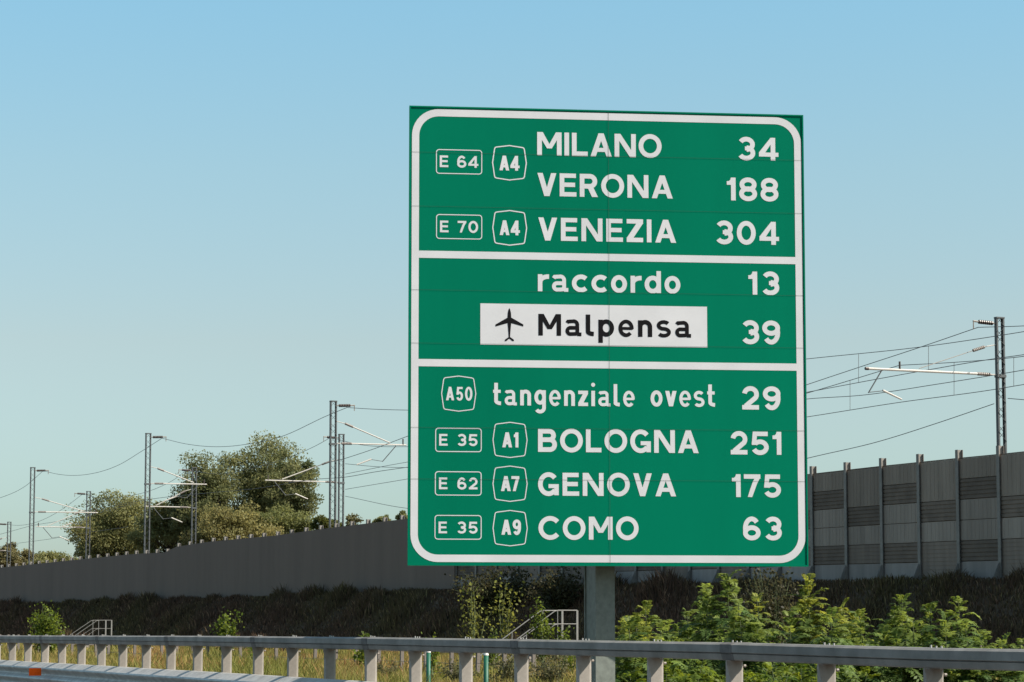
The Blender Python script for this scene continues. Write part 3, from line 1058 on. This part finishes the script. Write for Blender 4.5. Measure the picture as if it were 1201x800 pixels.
wire('contact_wire', 'overhead wire', 'contact wire held by the lower strut of the white arm right of the sign', [(405, 556), (478, 542), (600, 528), (800, 493), (947, 468), (1012, 463.5), (1097, 451), (1201, 434), (1300, 416)], YB)
c2 = wire('contact_wire', 'overhead wire', 'lowest contact wire with short white steady arm right of the sign', [(405, 574), (477, 562), (700, 524), (947, 489), (1055, 472), (1165, 457), (1201, 451), (1300, 436)], YB)
for x, y0, y1 in ((997, 446, 481), (1119, 425, 463), (1189, 419.5, 453)): drop(m2, x, y0, y1, YB)
wire('earth_wire', 'overhead wire', 'steep low wire dropping left to the barrier top right of the sign', [(1166, 473.5), (1100, 496), (1030, 518), (949, 537), (850, 563), (700, 592), (560, 600), (476, 596), (405, 582)], YB)
wire('earth_wire', 'overhead wire', 'short low wire leaving the right mast towards the frame edge', [(1182, 467.3), (1201, 468.9), (1300, 477)], YB)
# left of the sign, near row
wire('feeder_wire', 'overhead wire', 'high sagging wire strung over the tops of the taller masts at left', [(757, 446), (700, 463), (620, 477), (560, 481), (478, 481), (440, 480), (407, 478)], YF)
wire('feeder_wire', 'overhead wire', 'sagging wire passing over the tallest tree between two mast tops', [(407, 478), (385, 487), (330, 512), (290, 521), (255, 524), (220, 521), (190, 514)], YF)
wire('feeder_wire', 'overhead wire', 'deeply sagging wire against clear sky over the olive tree', [(190, 514), (165, 530), (140, 545), (105, 556), (80, 557.5), (62, 555), (51, 552)], YF)
wire('feeder_wire', 'overhead wire', 'wire falling from the clear left mast to the left frame edge', [(51, 552), (30, 570), (0, 584), (-40, 592)], YF)
wire('messenger_wire', 'overhead wire', 'sloping wire from the sign edge down through both close masts', [(600, 470), (540, 490), (477, 512), (440, 526), (405, 537.6), (369, 548), (340, 566)], YFo)
wire('contact_wire', 'overhead wire', 'thin wire below the arms at left of the sign, second from bottom', [(478, 548), (440, 553.5), (405, 559.6), (372, 562), (300, 573), (246, 578), (180, 585), (120, 596)], YFo)
wire('feeder_wire', 'overhead wire', 'wire rising from behind the tree to the shorter close mast', [(388, 513), (372, 522), (356, 529.6), (300, 548), (260, 556), (220, 551)], YB)
wire('feeder_wire', 'overhead wire', 'thin wire sloping from the small mast down behind the olive tree', [(219, 551), (205, 562), (190, 570), (150, 582), (112, 583.5), (98, 579)], YB)
wire('feeder_wire', 'overhead wire', 'wire falling left from the small mast beside the olive tree', [(97.5, 579), (75, 596), (41, 613), (16, 616), (5, 614)], YB)
wire('messenger_wire', 'overhead wire', 'lower left wire rising towards the olive tree', [(-20, 632), (10, 624), (40, 616), (65, 612), (104, 604), (160, 590)], YBo)
wire('contact_wire', 'overhead wire', 'faint lowest wire at left between far mast and olive tree', [(-20, 645), (16, 638), (60, 632), (94, 626), (150, 618)], YBo)

# ------------------------------------------------------------------ boundary fence
fence = empty('boundary_fence', at(560, 790, 77) * 1.0)
fence.location.z = 0
tag(fence, 'low fence of grey concrete posts and wire behind the guardrail', 'fence')
T_F = (at(560, 790, 77)).dot(WA)
mb = MB()
mb.bx(-.05, .05, -.05, .05, -.2, 1.14)
mb.box((0, 0, 1.16), (.05, 0, 0), (0, .05, 0), (0, 0, .02))
fpost = mb.build('post', M_conc, fence)
fp0 = Vector((fence.location.x, fence.location.y, 0))
for i, k in enumerate(range(-22, 60)):
    o = fpost if i == 0 else fpost.copy()
    if i:
        C.objects.link(o); o.parent = fence
    o.location = WD * (1.95 * k)
    o.rotation_euler = (random.uniform(-.03, .03), random.uniform(-.03, .03), .4)
mb = MB()
for z in (.2, .5, .82, 1.1):
    mb.tube([WD * (1.95 * k) - WA * .055 + Vector((0, 0, z + random.uniform(-.02, .02))) for k in range(-22, 60)], .007, 4)
mb.build('fence_wire', M_wire, fence)

# ------------------------------------------------------------------ stair railings on the embankment
def stair(px_top, py_top, Y, label):
    tp = at(px_top, py_top, Y)
    gz = tp.z - 1.0
    root = empty('stair_railing', (tp.x, tp.y, gz))
    tag(root, label, 'handrail', 'steel stair railings on the embankment')
    D = -WA          # descends towards the road
    U = Vector((0, 0, 1))
    for sd in (0, 1):
        off = WD * (1.2 * sd)
        b = MB()
        def rl(zr, r):
            b.tube([off + U * zr, off + D * .72 + U * zr, off + D * .85 + U * (zr - .03), off + D * 3.1 + U * (zr - 1.54)], r, 6)
        rl(1.0, .019 if Y < 120 else .015); rl(.54, .016 if Y < 120 else .012)
        b.build('handrail', M_rail, root)
        for i, dd in enumerate((0.0, .74, 1.9, 3.05)):
            z = 1.0 - max(0, dd - .82) * .68
            b = MB()
            if dd == 0: b.box(off + U * .35, WA * .035, WD * .012, U * .65)
            else: b.tube([off + D * dd + U * (z - 1.3), off + D * dd + U * z], .018, 6)
            b.build('baluster', M_rail, root)
    b = MB()
    for i in range(9):
        b.box(D * (.85 + .26 * i) + WD * .6 + U * (-.1 - .178 * i), WA * .14, WD * .55, U * .09)
    b.box(D * .35 + WD * .6 + U * (-.08), WA * .36, WD * .55, U * .08)
    b.build('stair_flight', M_conc, root)
stair(677, 716, 92, 'steel stair handrails beside the sign pole on the embankment')
stair(131, 727.5, 150, 'small distant stair handrails beside the low bush at left')

# ------------------------------------------------------------------ green marker posts
for px, yt, Y, lb in ((502.5, 762, 48, 'dark green marker post with white cap, left of two below the sign'), (570, 765, 44, 'dark green marker post with white cap, nearer the sign pole')):
    p = at(px, yt, Y)
    root = empty('marker_post', (p.x, p.y, 0))
    tag(root, lb, 'marker post', 'green marker posts')
    b = MB(); b.tube([(0, 0, -.2), (0, 0, p.z - .05)], .04, 12)
    b.build('shaft', M_gpost, root, True)
    b = MB(); b.tube([(0, 0, p.z - .049), (0, 0, p.z - .02), (0, 0, p.z)], .044, 12, r1=.03)
    b.build('cap', M_litter, root)

# ------------------------------------------------------------------ vegetation
def leaf_quads(P, D, N, L, W, fold=.0):
    """diamond leaves: base P, direction D, normal N, length L, width W -> verts (n,4,3)"""
    Sd = np.cross(D, N)
    Sd /= np.linalg.norm(Sd, axis=1, keepdims=True) + 1e-9
    a = P
    b = P + D * (L * .5)[:, None] + Sd * (W * .5)[:, None] + N * (fold * W)[:, None]
    c = P + D * L[:, None]
    d = P + D * (L * .5)[:, None] - Sd * (W * .5)[:, None] + N * (fold * W)[:, None]
    return np.stack([a, b, c, d], 1)

def norm(v): return v / (np.linalg.norm(v, axis=-1, keepdims=True) + 1e-9)

def leaves_obj(name, Q, cols, m, parent):
    n = len(Q)
    V = Q.reshape(-1, 3)
    Fc = np.arange(n * 4).reshape(n, 4)
    return mesh_obj(name, V, Fc, m, parent, cols=np.repeat(cols, 4, axis=0))

def pal(n, a, b, g, jit=.18):
    """colour mix a..b"""
    t = g.random(n)[:, None]
    c = np.array(a) * (1 - t) + np.array(b) * t
    return c * (1 + g.normal(0, jit, (n, 1)))

def frond_shrub(seed, H, spread, nstem, name='leafy_shrub', fl=.5, a=(.035, .075, .012), b=(.105, .165, .022), low=0.15):
    """upright stems carrying arching pinnate fronds"""
    g = np.random.default_rng(seed)
    root = empty(name)
    mb = MB()
    Q, Cc = [], []
    for sidx in range(nstem):
        ang = g.uniform(0, 2 * math.pi)
        rad = spread * math.sqrt(g.random()) * .55
        hh = H * (1.0 if sidx == 0 else g.uniform(.5, .93))
        b0 = np.array([math.cos(ang) * rad * .5, math.sin(ang) * rad * .5, -.05]) if sidx else np.array([0, 0, -.05])
        tp = np.array([math.cos(ang) * rad * 1.35, math.sin(ang) * rad * 1.35, hh]) if sidx else np.array([g.normal(0, .06), g.normal(0, .06), hh])
        ctrl = [b0 + (tp - b0) * t + np.array([math.sin(t * 3 + sidx) * .05, math.cos(t * 2.3 + sidx) * .05, 0]) for t in np.linspace(0, 1, 8)]
        mb.tube([Vector(p) for p in ctrl], .016, 5, r1=.005)
        nf = int(21 * hh / 1.2) + 8
        for fi in range(nf):
            t = low + (1 - low) * ((fi + .5) / nf) ** .8
            x = t * 7
            i0 = min(int(x), 6)
            p = ctrl[i0] + (ctrl[i0 + 1] - ctrl[i0]) * (x - i0)
            az = fi * 2.4 + g.normal(0, .3)
            el = R(12 + 55 * t ** 3) + g.normal(0, .15)
            L = fl * g.uniform(.7, 1.3) * (1.0 - .45 * max(0, t - .75) / .25)
            npair = int(g.integers(12, 17))
            d = np.array([math.cos(az) * math.cos(el), math.sin(az) * math.cos(el), math.sin(el)])
            side = np.array([-math.sin(az), math.cos(az), 0])
            tt = np.linspace(.14, 1, npair)
            droop = g.uniform(.35, .85)
            pos = p + d * (tt * L)[:, None] - np.array([0, 0, 1.0]) * (droop * L * tt ** 2.2)[:, None]
            tang = norm(d[None] - np.array([0, 0, 1.0])[None] * (droop * 2.2 * tt ** 1.2)[:, None])
            up = norm(np.cross(tang, side[None]) * -1)
            up = np.where(up[:, 2:3] < 0, -up, up)
            base_c = pal(1, a, b, g, .1)[0]
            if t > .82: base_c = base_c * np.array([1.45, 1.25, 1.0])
            for sgn in (-1, 1):
                LD = norm(side * sgn + tang * .45 - np.array([0, 0, .22]) + g.normal(0, .12, (npair, 3)))
                LL = L * .215 * np.sin(np.clip(tt * 2.6 + .35, 0, 3.0)) * g.uniform(.85, 1.1, npair) + .02
                Q.append(leaf_quads(pos, LD, norm(up + g.normal(0, .25, (npair, 3))), LL, LL * .40))
                Cc.append(np.clip(base_c[None] * (1 + g.normal(0, .12, (npair, 1))), .004, 1))
    leaves_obj('foliage', np.concatenate(Q), np.concatenate(Cc), M_leaf, root)
    mb.build('stem', M_stem, root)
    return root

def broad_shrub(seed, H, Wd, n, leaf=.075, name='leafy_bush', a=(.04, .075, .012), b=(.12, .165, .03), flat_=.75):
    """branching bush of simple leaves"""
    g = np.random.default_rng(seed)
    root = empty(name)
    mb = MB()
    Q, Cc = [], []
    nb = max(5, n // 70)
    for k in range(nb):
        ang = g.uniform(0, 2 * math.pi)
        el = g.uniform(.5, 1.45)
        L = H * g.uniform(.6, 1.05)
        tip = np.array([math.cos(ang) * math.cos(el) * Wd * .75, math.sin(ang) * math.cos(el) * Wd * .75, L * (.35 + .65 * math.sin(el))])
        mid = tip * .5 + np.array([0, 0, .12 * H]) + g.normal(0, .05, 3)
        pts = [np.zeros(3), mid, tip]
        mb.tube([Vector(p) for p in pts], .012 + .006 * H, 5, r1=.004)
        m = n // nb
        t = g.uniform(.25, 1.03, m)[:, None]
        c = (1 - t) ** 2 * 0 + 2 * t * (1 - t) * mid * 1.0 + t ** 2 * tip
        P = c + g.normal(0, .085 * H ** .5 * (Wd ** .5), (m, 3))
        P[:, 2] = np.maximum(P[:, 2], .02)
        D = norm(g.normal(0, 1, (m, 3)) + np.array([0, 0, -.2]))
        N = norm(g.normal(0, .6, (m, 3)) + np.array([0, 0, flat_]))
        LL = leaf * g.uniform(.6, 1.35, m)
        Q.append(leaf_quads(P, D, N, LL, LL * .7))
        Cc.append(np.clip(pal(m, a, b, g), .004, 1))
    leaves_obj('foliage', np.concatenate(Q), np.concatenate(Cc), M_leaf, root)
    mb.build('stem', M_stem, root)
    return root

def put(o, px, Y, label, cat, rz=0, group=None, dz=-.02, s=1.0):
    x = (px - 600.5) / F * Y
    z = float(ground_z(x, Y))
    o.location = (x, Y, z + dz)
    o.rotation_euler = (0, 0, rz)
    o.scale = (s, s, s)
    tag(o, label, cat, group)

def height_for(py, px, Y):
    return at(px, py, Y).z - float(ground_z((px - 600.5) / F * Y, Y))

GR = 'leafy shrubs behind the guardrail'
fr = [  # px, top y, Y, spread, stems, label
    (752, 706, 40, .55, 6, 'bushy shrub directly right of the sign pole'),
    (733, 722, 38, .45, 6, 'low shrub hugging the right side of the sign pole'),
    (800, 712, 43, .6, 7, 'low spreading shrub between the pole shrub and the tallest shrub'),
    (848, 668, 42, .6, 9, 'tallest leafy shrub reaching up to the lower edge of the sign'),
    (888, 694, 46, .32, 4, 'yellow green shrub right of the tallest shrub under the sign corner'),
    (915, 712, 41, .6, 6, 'low dense shrub under the right corner of the sign'),
    (943, 676, 43, .40, 6, 'slender pale topped shrub at the right edge of the sign'),
    (985, 706, 41, .5, 6, 'rounded shrub with drooping fronds just right of the sign'),
    (1045, 696, 42, .52, 9, 'broad conical shrub in front of the ribbed barrier'),
    (1087, 704, 42, .28, 4, 'narrow shrub between the conical shrub and its tall thin neighbour'),
    (1115, 699, 42, .26, 4, 'tall thin shrub with arched tip in front of the barrier'),
    (1066, 722, 40, .5, 6, 'low shrub between the conical and the narrow shrub'),
    (1150, 736, 41, .4, 5, 'short shrub with hanging fronds right of the tall thin shrub'),
    (772, 724, 39, .5, 7, 'low feathery shrub between the pole shrubs and the spreading one'),
    (826, 704, 44, .5, 6, 'shrub filling the left flank of the tallest shrub'),
    (868, 704, 40, .5, 7, 'shrub filling the right flank of the tallest shrub'),
    (966, 716, 39, .45, 6, 'low shrub under the slender pale topped shrub'),
    (1012, 716, 40, .45, 6, 'low shrub between the rounded and the conical shrub'),
    (1102, 722, 40, .4, 6, 'low shrub at the foot of the tall thin shrub'),
    (1132, 730, 40, .4, 5, 'low shrub right behind the tall thin shrub'),
    (1170, 744, 40, .4, 4, 'lowest shrub between the hanging fronds and the frame edge tip'),
    (1190, 748, 41, .35, 3, 'small shrub tip at the right frame edge'),
]
for i, (px, ty, Y, sp, ns, lb) in enumerate(fr):
    H = height_for(ty, px, Y) - .08
    yel = px in (752, 888, 943, 985)
    o = frond_shrub(100 + i, H, sp, ns, a=(.09, .135, .032) if yel else (.06, .108, .03), b=(.20, .245, .055) if yel else (.15, .21, .052))
    put(o, px, Y, lb, 'shrub', 0, GR)
fill = [(735, 38), (775, 36), (812, 38), (870, 37), (905, 36), (950, 37), (1000, 37)]
for i, (px, Y) in enumerate(fill):
    o = frond_shrub(300 + i, .95 + .1 * (i % 3), .75, 8, low=.02, fl=.42, a=(.05, .095, .016), b=(.125, .18, .027))
    near = ('pole shrub', 'pole shrub', 'low spreading shrub', 'tallest shrub', 'low dense shrub', 'slender shrub', 'rounded shrub', 'conical shrub', 'narrow shrub')[i]
    lb = 'low shrub filling the gap below the top rail in front of the ' + near
    if i == 0: lb = 'low shrub seen under the top rail touching the sign pole'
    put(o, px, Y, lb, 'shrub', i * 1.3, 'low shrubs seen under the top rail')

# bushes on the left and round the stairs
bsh = [  # px, top, Y, width m, leaves, leaf size, label
    (57, 712, 120, 1.35, 2600, .13, 'rounded green bush above the rail at far left'),
    (268, 713, 100, .75, 900, .13, 'bright young sapling standing alone left of centre'),
    (423, 735, 80, .45, 500, .10, 'small bright bush just above the rail, left of the sign'),
    (507, 731, 75, .35, 260, .09, 'little yellow green tuft under the left corner of the sign'),
    (634, 703, 88, .55, 900, .10, 'leafy bush overgrowing the stair handrail'),
    (578, 734, 84, .38, 420, .09, 'pale leaved bush at the foot of the handrail'),
    (665, 724, 70, .45, 600, .09, 'leafy bush between the stair handrail and the sign pole'),
    (600, 764, 62, .9, 1500, .06, 'brownish bramble seen under the rail left of the pole'),
    (648, 760, 60, .9, 1600, .06, 'brownish bramble against the left side of the sign pole'),
    (540, 770, 66, .7, 900, .06, 'sparse bramble between the two green marker posts'),
    (300, 738, 88, .3, 160, .09, 'small weed tip above the rail, right of the bright sapling'),
    (345, 737, 86, .3, 160, .09, 'brownish weed tips above the rail midway to the sign'),
    (455, 768, 66, .6, 900, .06, 'dull green bush under the rail left of the marker posts'),
]
for i, (px, ty, Y, wd, n, lf, lb) in enumerate(bsh):
    H = height_for(ty, px, Y)
    br = 'brown' in lb or 'bramble' in lb or 'dull' in lb
    o = broad_shrub(500 + i, H, wd, n, lf, a=(.07, .068, .026) if br else (.06, .095, .014), b=(.17, .155, .075) if br else (.17, .21, .03))
    put(o, px, Y, lb, 'bush')

# young trees on the embankment, with sun and shade painted into their leaf colours
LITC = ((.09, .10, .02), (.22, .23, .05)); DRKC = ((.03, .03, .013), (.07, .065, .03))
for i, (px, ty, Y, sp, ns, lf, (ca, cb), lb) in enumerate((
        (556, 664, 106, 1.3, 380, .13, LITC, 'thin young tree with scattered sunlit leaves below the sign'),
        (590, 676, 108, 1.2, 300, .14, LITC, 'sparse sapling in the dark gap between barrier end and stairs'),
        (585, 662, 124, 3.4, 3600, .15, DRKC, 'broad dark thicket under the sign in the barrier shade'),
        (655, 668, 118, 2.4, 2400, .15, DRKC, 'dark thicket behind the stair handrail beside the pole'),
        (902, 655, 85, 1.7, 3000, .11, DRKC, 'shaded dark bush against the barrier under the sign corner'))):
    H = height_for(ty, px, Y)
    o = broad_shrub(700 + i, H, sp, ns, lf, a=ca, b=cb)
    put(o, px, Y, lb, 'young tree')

# trees behind the railway
def tree(seed, px, ytop, ybot, Y, wpx, label, a, b, nclump=70, per=230, leaf=.23, sky=.2, group='trees beyond the railway'):
    g = np.random.default_rng(seed)
    x = (px - 600.5) / F * Y
    top = at(px, ytop, Y).z
    gz = float(ground_z(x, Y))
    low = max(at(px, ybot, Y).z, gz + .5)
    nclump = int(nclump * 1.35)
    root = empty('broadleaf_tree', (x, Y, gz))
    tag(root, label, 'tree', group)
    H = top - gz
    rw = wpx / 2 / F * Y
    cz, rh = (top + low) / 2 - gz, (top - low) / 2
    mb = MB()
    mb.tube([(0, 0, -.3), (.1, .05, H * .3), (-.05, .1, H * .62), (.05, 0, H * .9)], .05 + H * .018, 7, r1=.04)
    Q, Cc = [], []
    for k in range(nclump):
        while True:
            u = g.normal(0, 1, 3); u /= np.linalg.norm(u)
            rr_ = g.random() ** .5
            p = u * rr_
            if p[2] > -.95: break
        wob = 1 + .16 * math.sin(3 * math.atan2(u[1], u[0]) + seed) + .15 * math.sin(5 * u[2] + seed * 2)
        c = np.array([p[0] * rw * wob * (1 - .25 * max(0, p[2])), p[1] * rw * .9 * wob, cz + p[2] * rh * 1.0])
        st = np.array([0, 0, cz * .45 + (c[2] - cz * .45) * .35])
        mb.tube([Vector(st), Vector((st + c) / 2 + g.normal(0, .2, 3)), Vector(c)], .05, 4, r1=.012)
        cr = g.uniform(.55, .95) * (rw * .37)
        n = int(per * g.uniform(.5, 1.3))
        q = g.normal(0, 1, (n, 3))
        q = norm(q) * (g.random((n, 1)) ** .5)
        P = c + q * np.array([cr * 1.15, cr * 1.15, cr * .75])
        D = norm(g.normal(0, 1, (n, 3)))
        N = norm(g.normal(0, .7, (n, 3)) + q * .6 + np.array([0, 0, .5]))
        LL = leaf * g.uniform(.55, 1.3, n)
        Q.append(leaf_quads(P, D, N, LL, LL * .62))
        cb = pal(1, a, b, g, .12)
        Cc.append(np.clip(cb * (1 + g.normal(0, .09, (n, 1))), .004, 1))
    leaves_obj('crown', np.concatenate(Q), np.concatenate(Cc), M_tree, root)
    mb.build('trunk', M_bark, root)
    return root

OL = ((.132, .142, .056), (.255, .25, .10))
DK = ((.095, .112, .048), (.22, .222, .095))
tree(11, 250, 526, 650, 246, 92, 'left half of the tallest tree group, dark and dense', *DK, nclump=95)
tree(12, 316, 508, 640, 250, 100, 'tallest tree, rising highest above the barrier left of the sign', *DK, nclump=120)
tree(13, 342, 525, 640, 244, 62, 'right shoulder of the tallest tree group, nearest the close masts', *DK, nclump=70)
tree(14, 268, 590, 655, 236, 90, 'low yellowish bush tree at the foot of the tallest trees', (.14, .135, .05), (.26, .235, .09), nclump=60)
tree(15, 330, 596, 650, 240, 80, 'low green tree below the right side of the tallest tree', (.10, .12, .042), (.21, .215, .08), nclump=55)
tree(16, 140, 578, 668, 256, 110, 'olive coloured round tree left of the tall group', *OL, nclump=110)
tree(17, 198, 588, 660, 250, 76, 'olive tree between the round tree and the tall group', *OL, nclump=60)
tree(25, 224, 566, 655, 247, 50, 'left flank of the tall group beside the small lattice mast', *DK, nclump=45)
tree(18, 108, 602, 668, 262, 50, 'outer left clump of the olive trees', *OL, nclump=50)
tree(19, 14, 640, 672, 330, 46, 'pale little tree at the extreme left above the barrier', (.13, .12, .055), (.2, .18, .08), nclump=40, leaf=.34)
tree(20, 60, 650, 668, 340, 60, 'very low distant tree tops left of the olive trees', *OL, nclump=45, leaf=.34)
tree(21, 382, 606, 640, 232, 36, 'small green tree at the foot of the close mast pair', (.07, .09, .022), (.13, .13, .035), nclump=36)
tree(22, 412, 600, 630, 240, 24, 'thin wispy tree just right of the close mast pair', (.11, .11, .05), (.16, .15, .07), nclump=20, per=60)
tree(23, 450, 605, 622, 225, 16, 'tiny tree top over the barrier, left of the sign', *DK, nclump=22)
tree(24, 473, 600, 622, 220, 18, 'tiny dark tree top touching the left edge of the sign', *DK, nclump=24)

# ------------------------------------------------------------------ grass
def grass(name, n, region, hfun, cfun, label):
    T, Sx = region(n)
    X = T * WA.x + Sx * WD.x
    Y = T * WA.y + Sx * WD.y
    Z = ground_z(X, Y)
    n = len(X)
    H = hfun(X, Y) * rng.uniform(.45, 1.2, n)
    az = rng.uniform(0, 2 * math.pi, n)
    lean = rng.normal(0, .28, n)
    Wd = (.006 + Y * .00016) * rng.uniform(.7, 1.4, n)
    dx, dy = np.cos(az), np.sin(az)
    lx, ly = rng.normal(0, .3, n) * H, rng.normal(0, .3, n) * H
    B = np.stack([X, Y, Z - .02], 1)
    Sd = np.stack([dx, dy, 0 * dx], 1) * Wd[:, None]
    Mi = B + np.stack([lx * .35, ly * .35, H * .6], 1)
    Tp = B + np.stack([lx, ly, H], 1)
    V = np.stack([B - Sd, B + Sd, Mi + Sd * .8, Mi - Sd * .8, Tp], 1).reshape(-1, 3)
    i = np.arange(n) * 5
    Fc = np.concatenate([np.stack([i, i + 1, i + 2, i + 3], 1), np.stack([i + 3, i + 2, i + 4, i + 4], 1)])
    tri = np.concatenate([np.stack([i, i + 1, i + 2], 1), np.stack([i, i + 2, i + 3], 1), np.stack([i + 3, i + 2, i + 4], 1)])
    cols = np.repeat(cfun(X, Y, n), 5, axis=0)
    o = mesh_obj(name, V, tri, M_grass, None, cols=cols)
    tag(o, label, 'grass', kind='stuff')
    return o

def verge(n):
    # density falls with distance
    Y = 26 * (230 / 26) ** (rng.random(n) ** .8)
    px = rng.uniform(-60, 1260, n)
    X = (px - 600.5) / F * Y
    t = X * WA.x + Y * WA.y
    s = -X * WA.y + Y * WA.x
    tr = X * RA.x + Y * RA.y
    k = (tr > P0.dot(RA) + .4) & (t < TW - SLOPE - .3)
    return t[k], s[k]
def vh(X, Y):
    px = 600.5 + F * X / Y
    return .42 + .18 * np.sin(X * .7) * np.sin(Y * .11) + .15 * (px < 500)
def vc(X, Y, n):
    nz = np.sin(X * .9 + 1.3 * np.sin(Y * .21)) * np.cos(Y * .17 + X * .3) + rng.normal(0, .5, n)
    g = np.array([.14, .15, .03]); y = np.array([.27, .22, .065]); r = np.array([.33, .17, .07])
    px = 600.5 + F * X / Y
    t_dry = np.where(px > 985, .45, 0.0)
    red = np.clip((nz - .35) * 1.3, 0, 1)[:, None] * np.where((px > 150) & (px < 480), .9, .35)[:, None]
    t = np.clip(.5 + .45 * nz + t_dry, 0, 1)[:, None]
    c = (g * (1 - t) + y * t) * (1 - red) + r * red
    return np.clip(c * (1 + rng.normal(0, .2, (n, 1))), .01, 1)
grass('verge_grass', 210000, verge, vh, vc, 'tall yellow green verge grass behind the guardrail')

def bank(n):
    t = rng.uniform(TW - SLOPE - 1.5, TW - .35, n)
    s = 70 + 190 * rng.random(n) ** 1.1
    return t, s
def bh(X, Y):
    nz = np.sin(X * 1.9 + 2 * np.sin(Y * .5)) * np.cos(Y * .37)
    tall = np.clip(np.sin(X * .37 + Y * .61) * np.sin(Y * .23 - X * .9) - .35, 0, 1)
    return .28 + .2 * np.clip(nz, -.5, 1) + .9 * tall
def bc(X, Y, n):
    a = np.array([.098, .060, .038]); b = np.array([.085, .070, .030])
    t = np.clip(.4 + .6 * np.sin(X * .8) * np.cos(Y * .23) + rng.normal(0, .3, n), 0, 1)[:, None]
    dry = np.where(rng.random((n, 1)) < .10, 2.3, 1.0)
    return np.clip((a * (1 - t) + b * t) * dry * (1 + rng.normal(0, .3, (n, 1))), .006, 1)
grass('embankment_undergrowth', 140000, bank, bh, bc, 'dark dry undergrowth covering the shaded embankment below the barrier')

# ------------------------------------------------------------------ litter caught at the barrier foot
for (px, py, w_, h_, m, lb) in ((805.5, 687.5, .12, .07, M_litter, 'small white scrap lying at the barrier foot'), (777, 689, .22, .06, M_litter2, 'pinkish scrap lying at the barrier foot'), (643, 692.5, .26, .05, M_litter, 'pale scrap lying on the embankment below the sign')):
    Y = YW(px) - .9
    p = at(px, py, Y)
    b = bmesh.new()
    bmesh.ops.create_icosphere(b, subdivisions=2, radius=.5)
    g = random.Random(int(px))
    for v in b.verts:
        v.co = Vector((v.co.x * w_ * g.uniform(.75, 1.25), v.co.y * w_ * g.uniform(.7, 1.3), v.co.z * h_ * g.uniform(.6, 1.3)))
    me = bpy.data.meshes.new('litter')
    b.to_mesh(me); b.free()
    me.materials.append(m)
    o = bpy.data.objects.new('litter', me)
    C.objects.link(o)
    o.location = (p.x, p.y, float(ground_z(p.x, p.y)) + .12)
    tag(o, lb, 'litter')
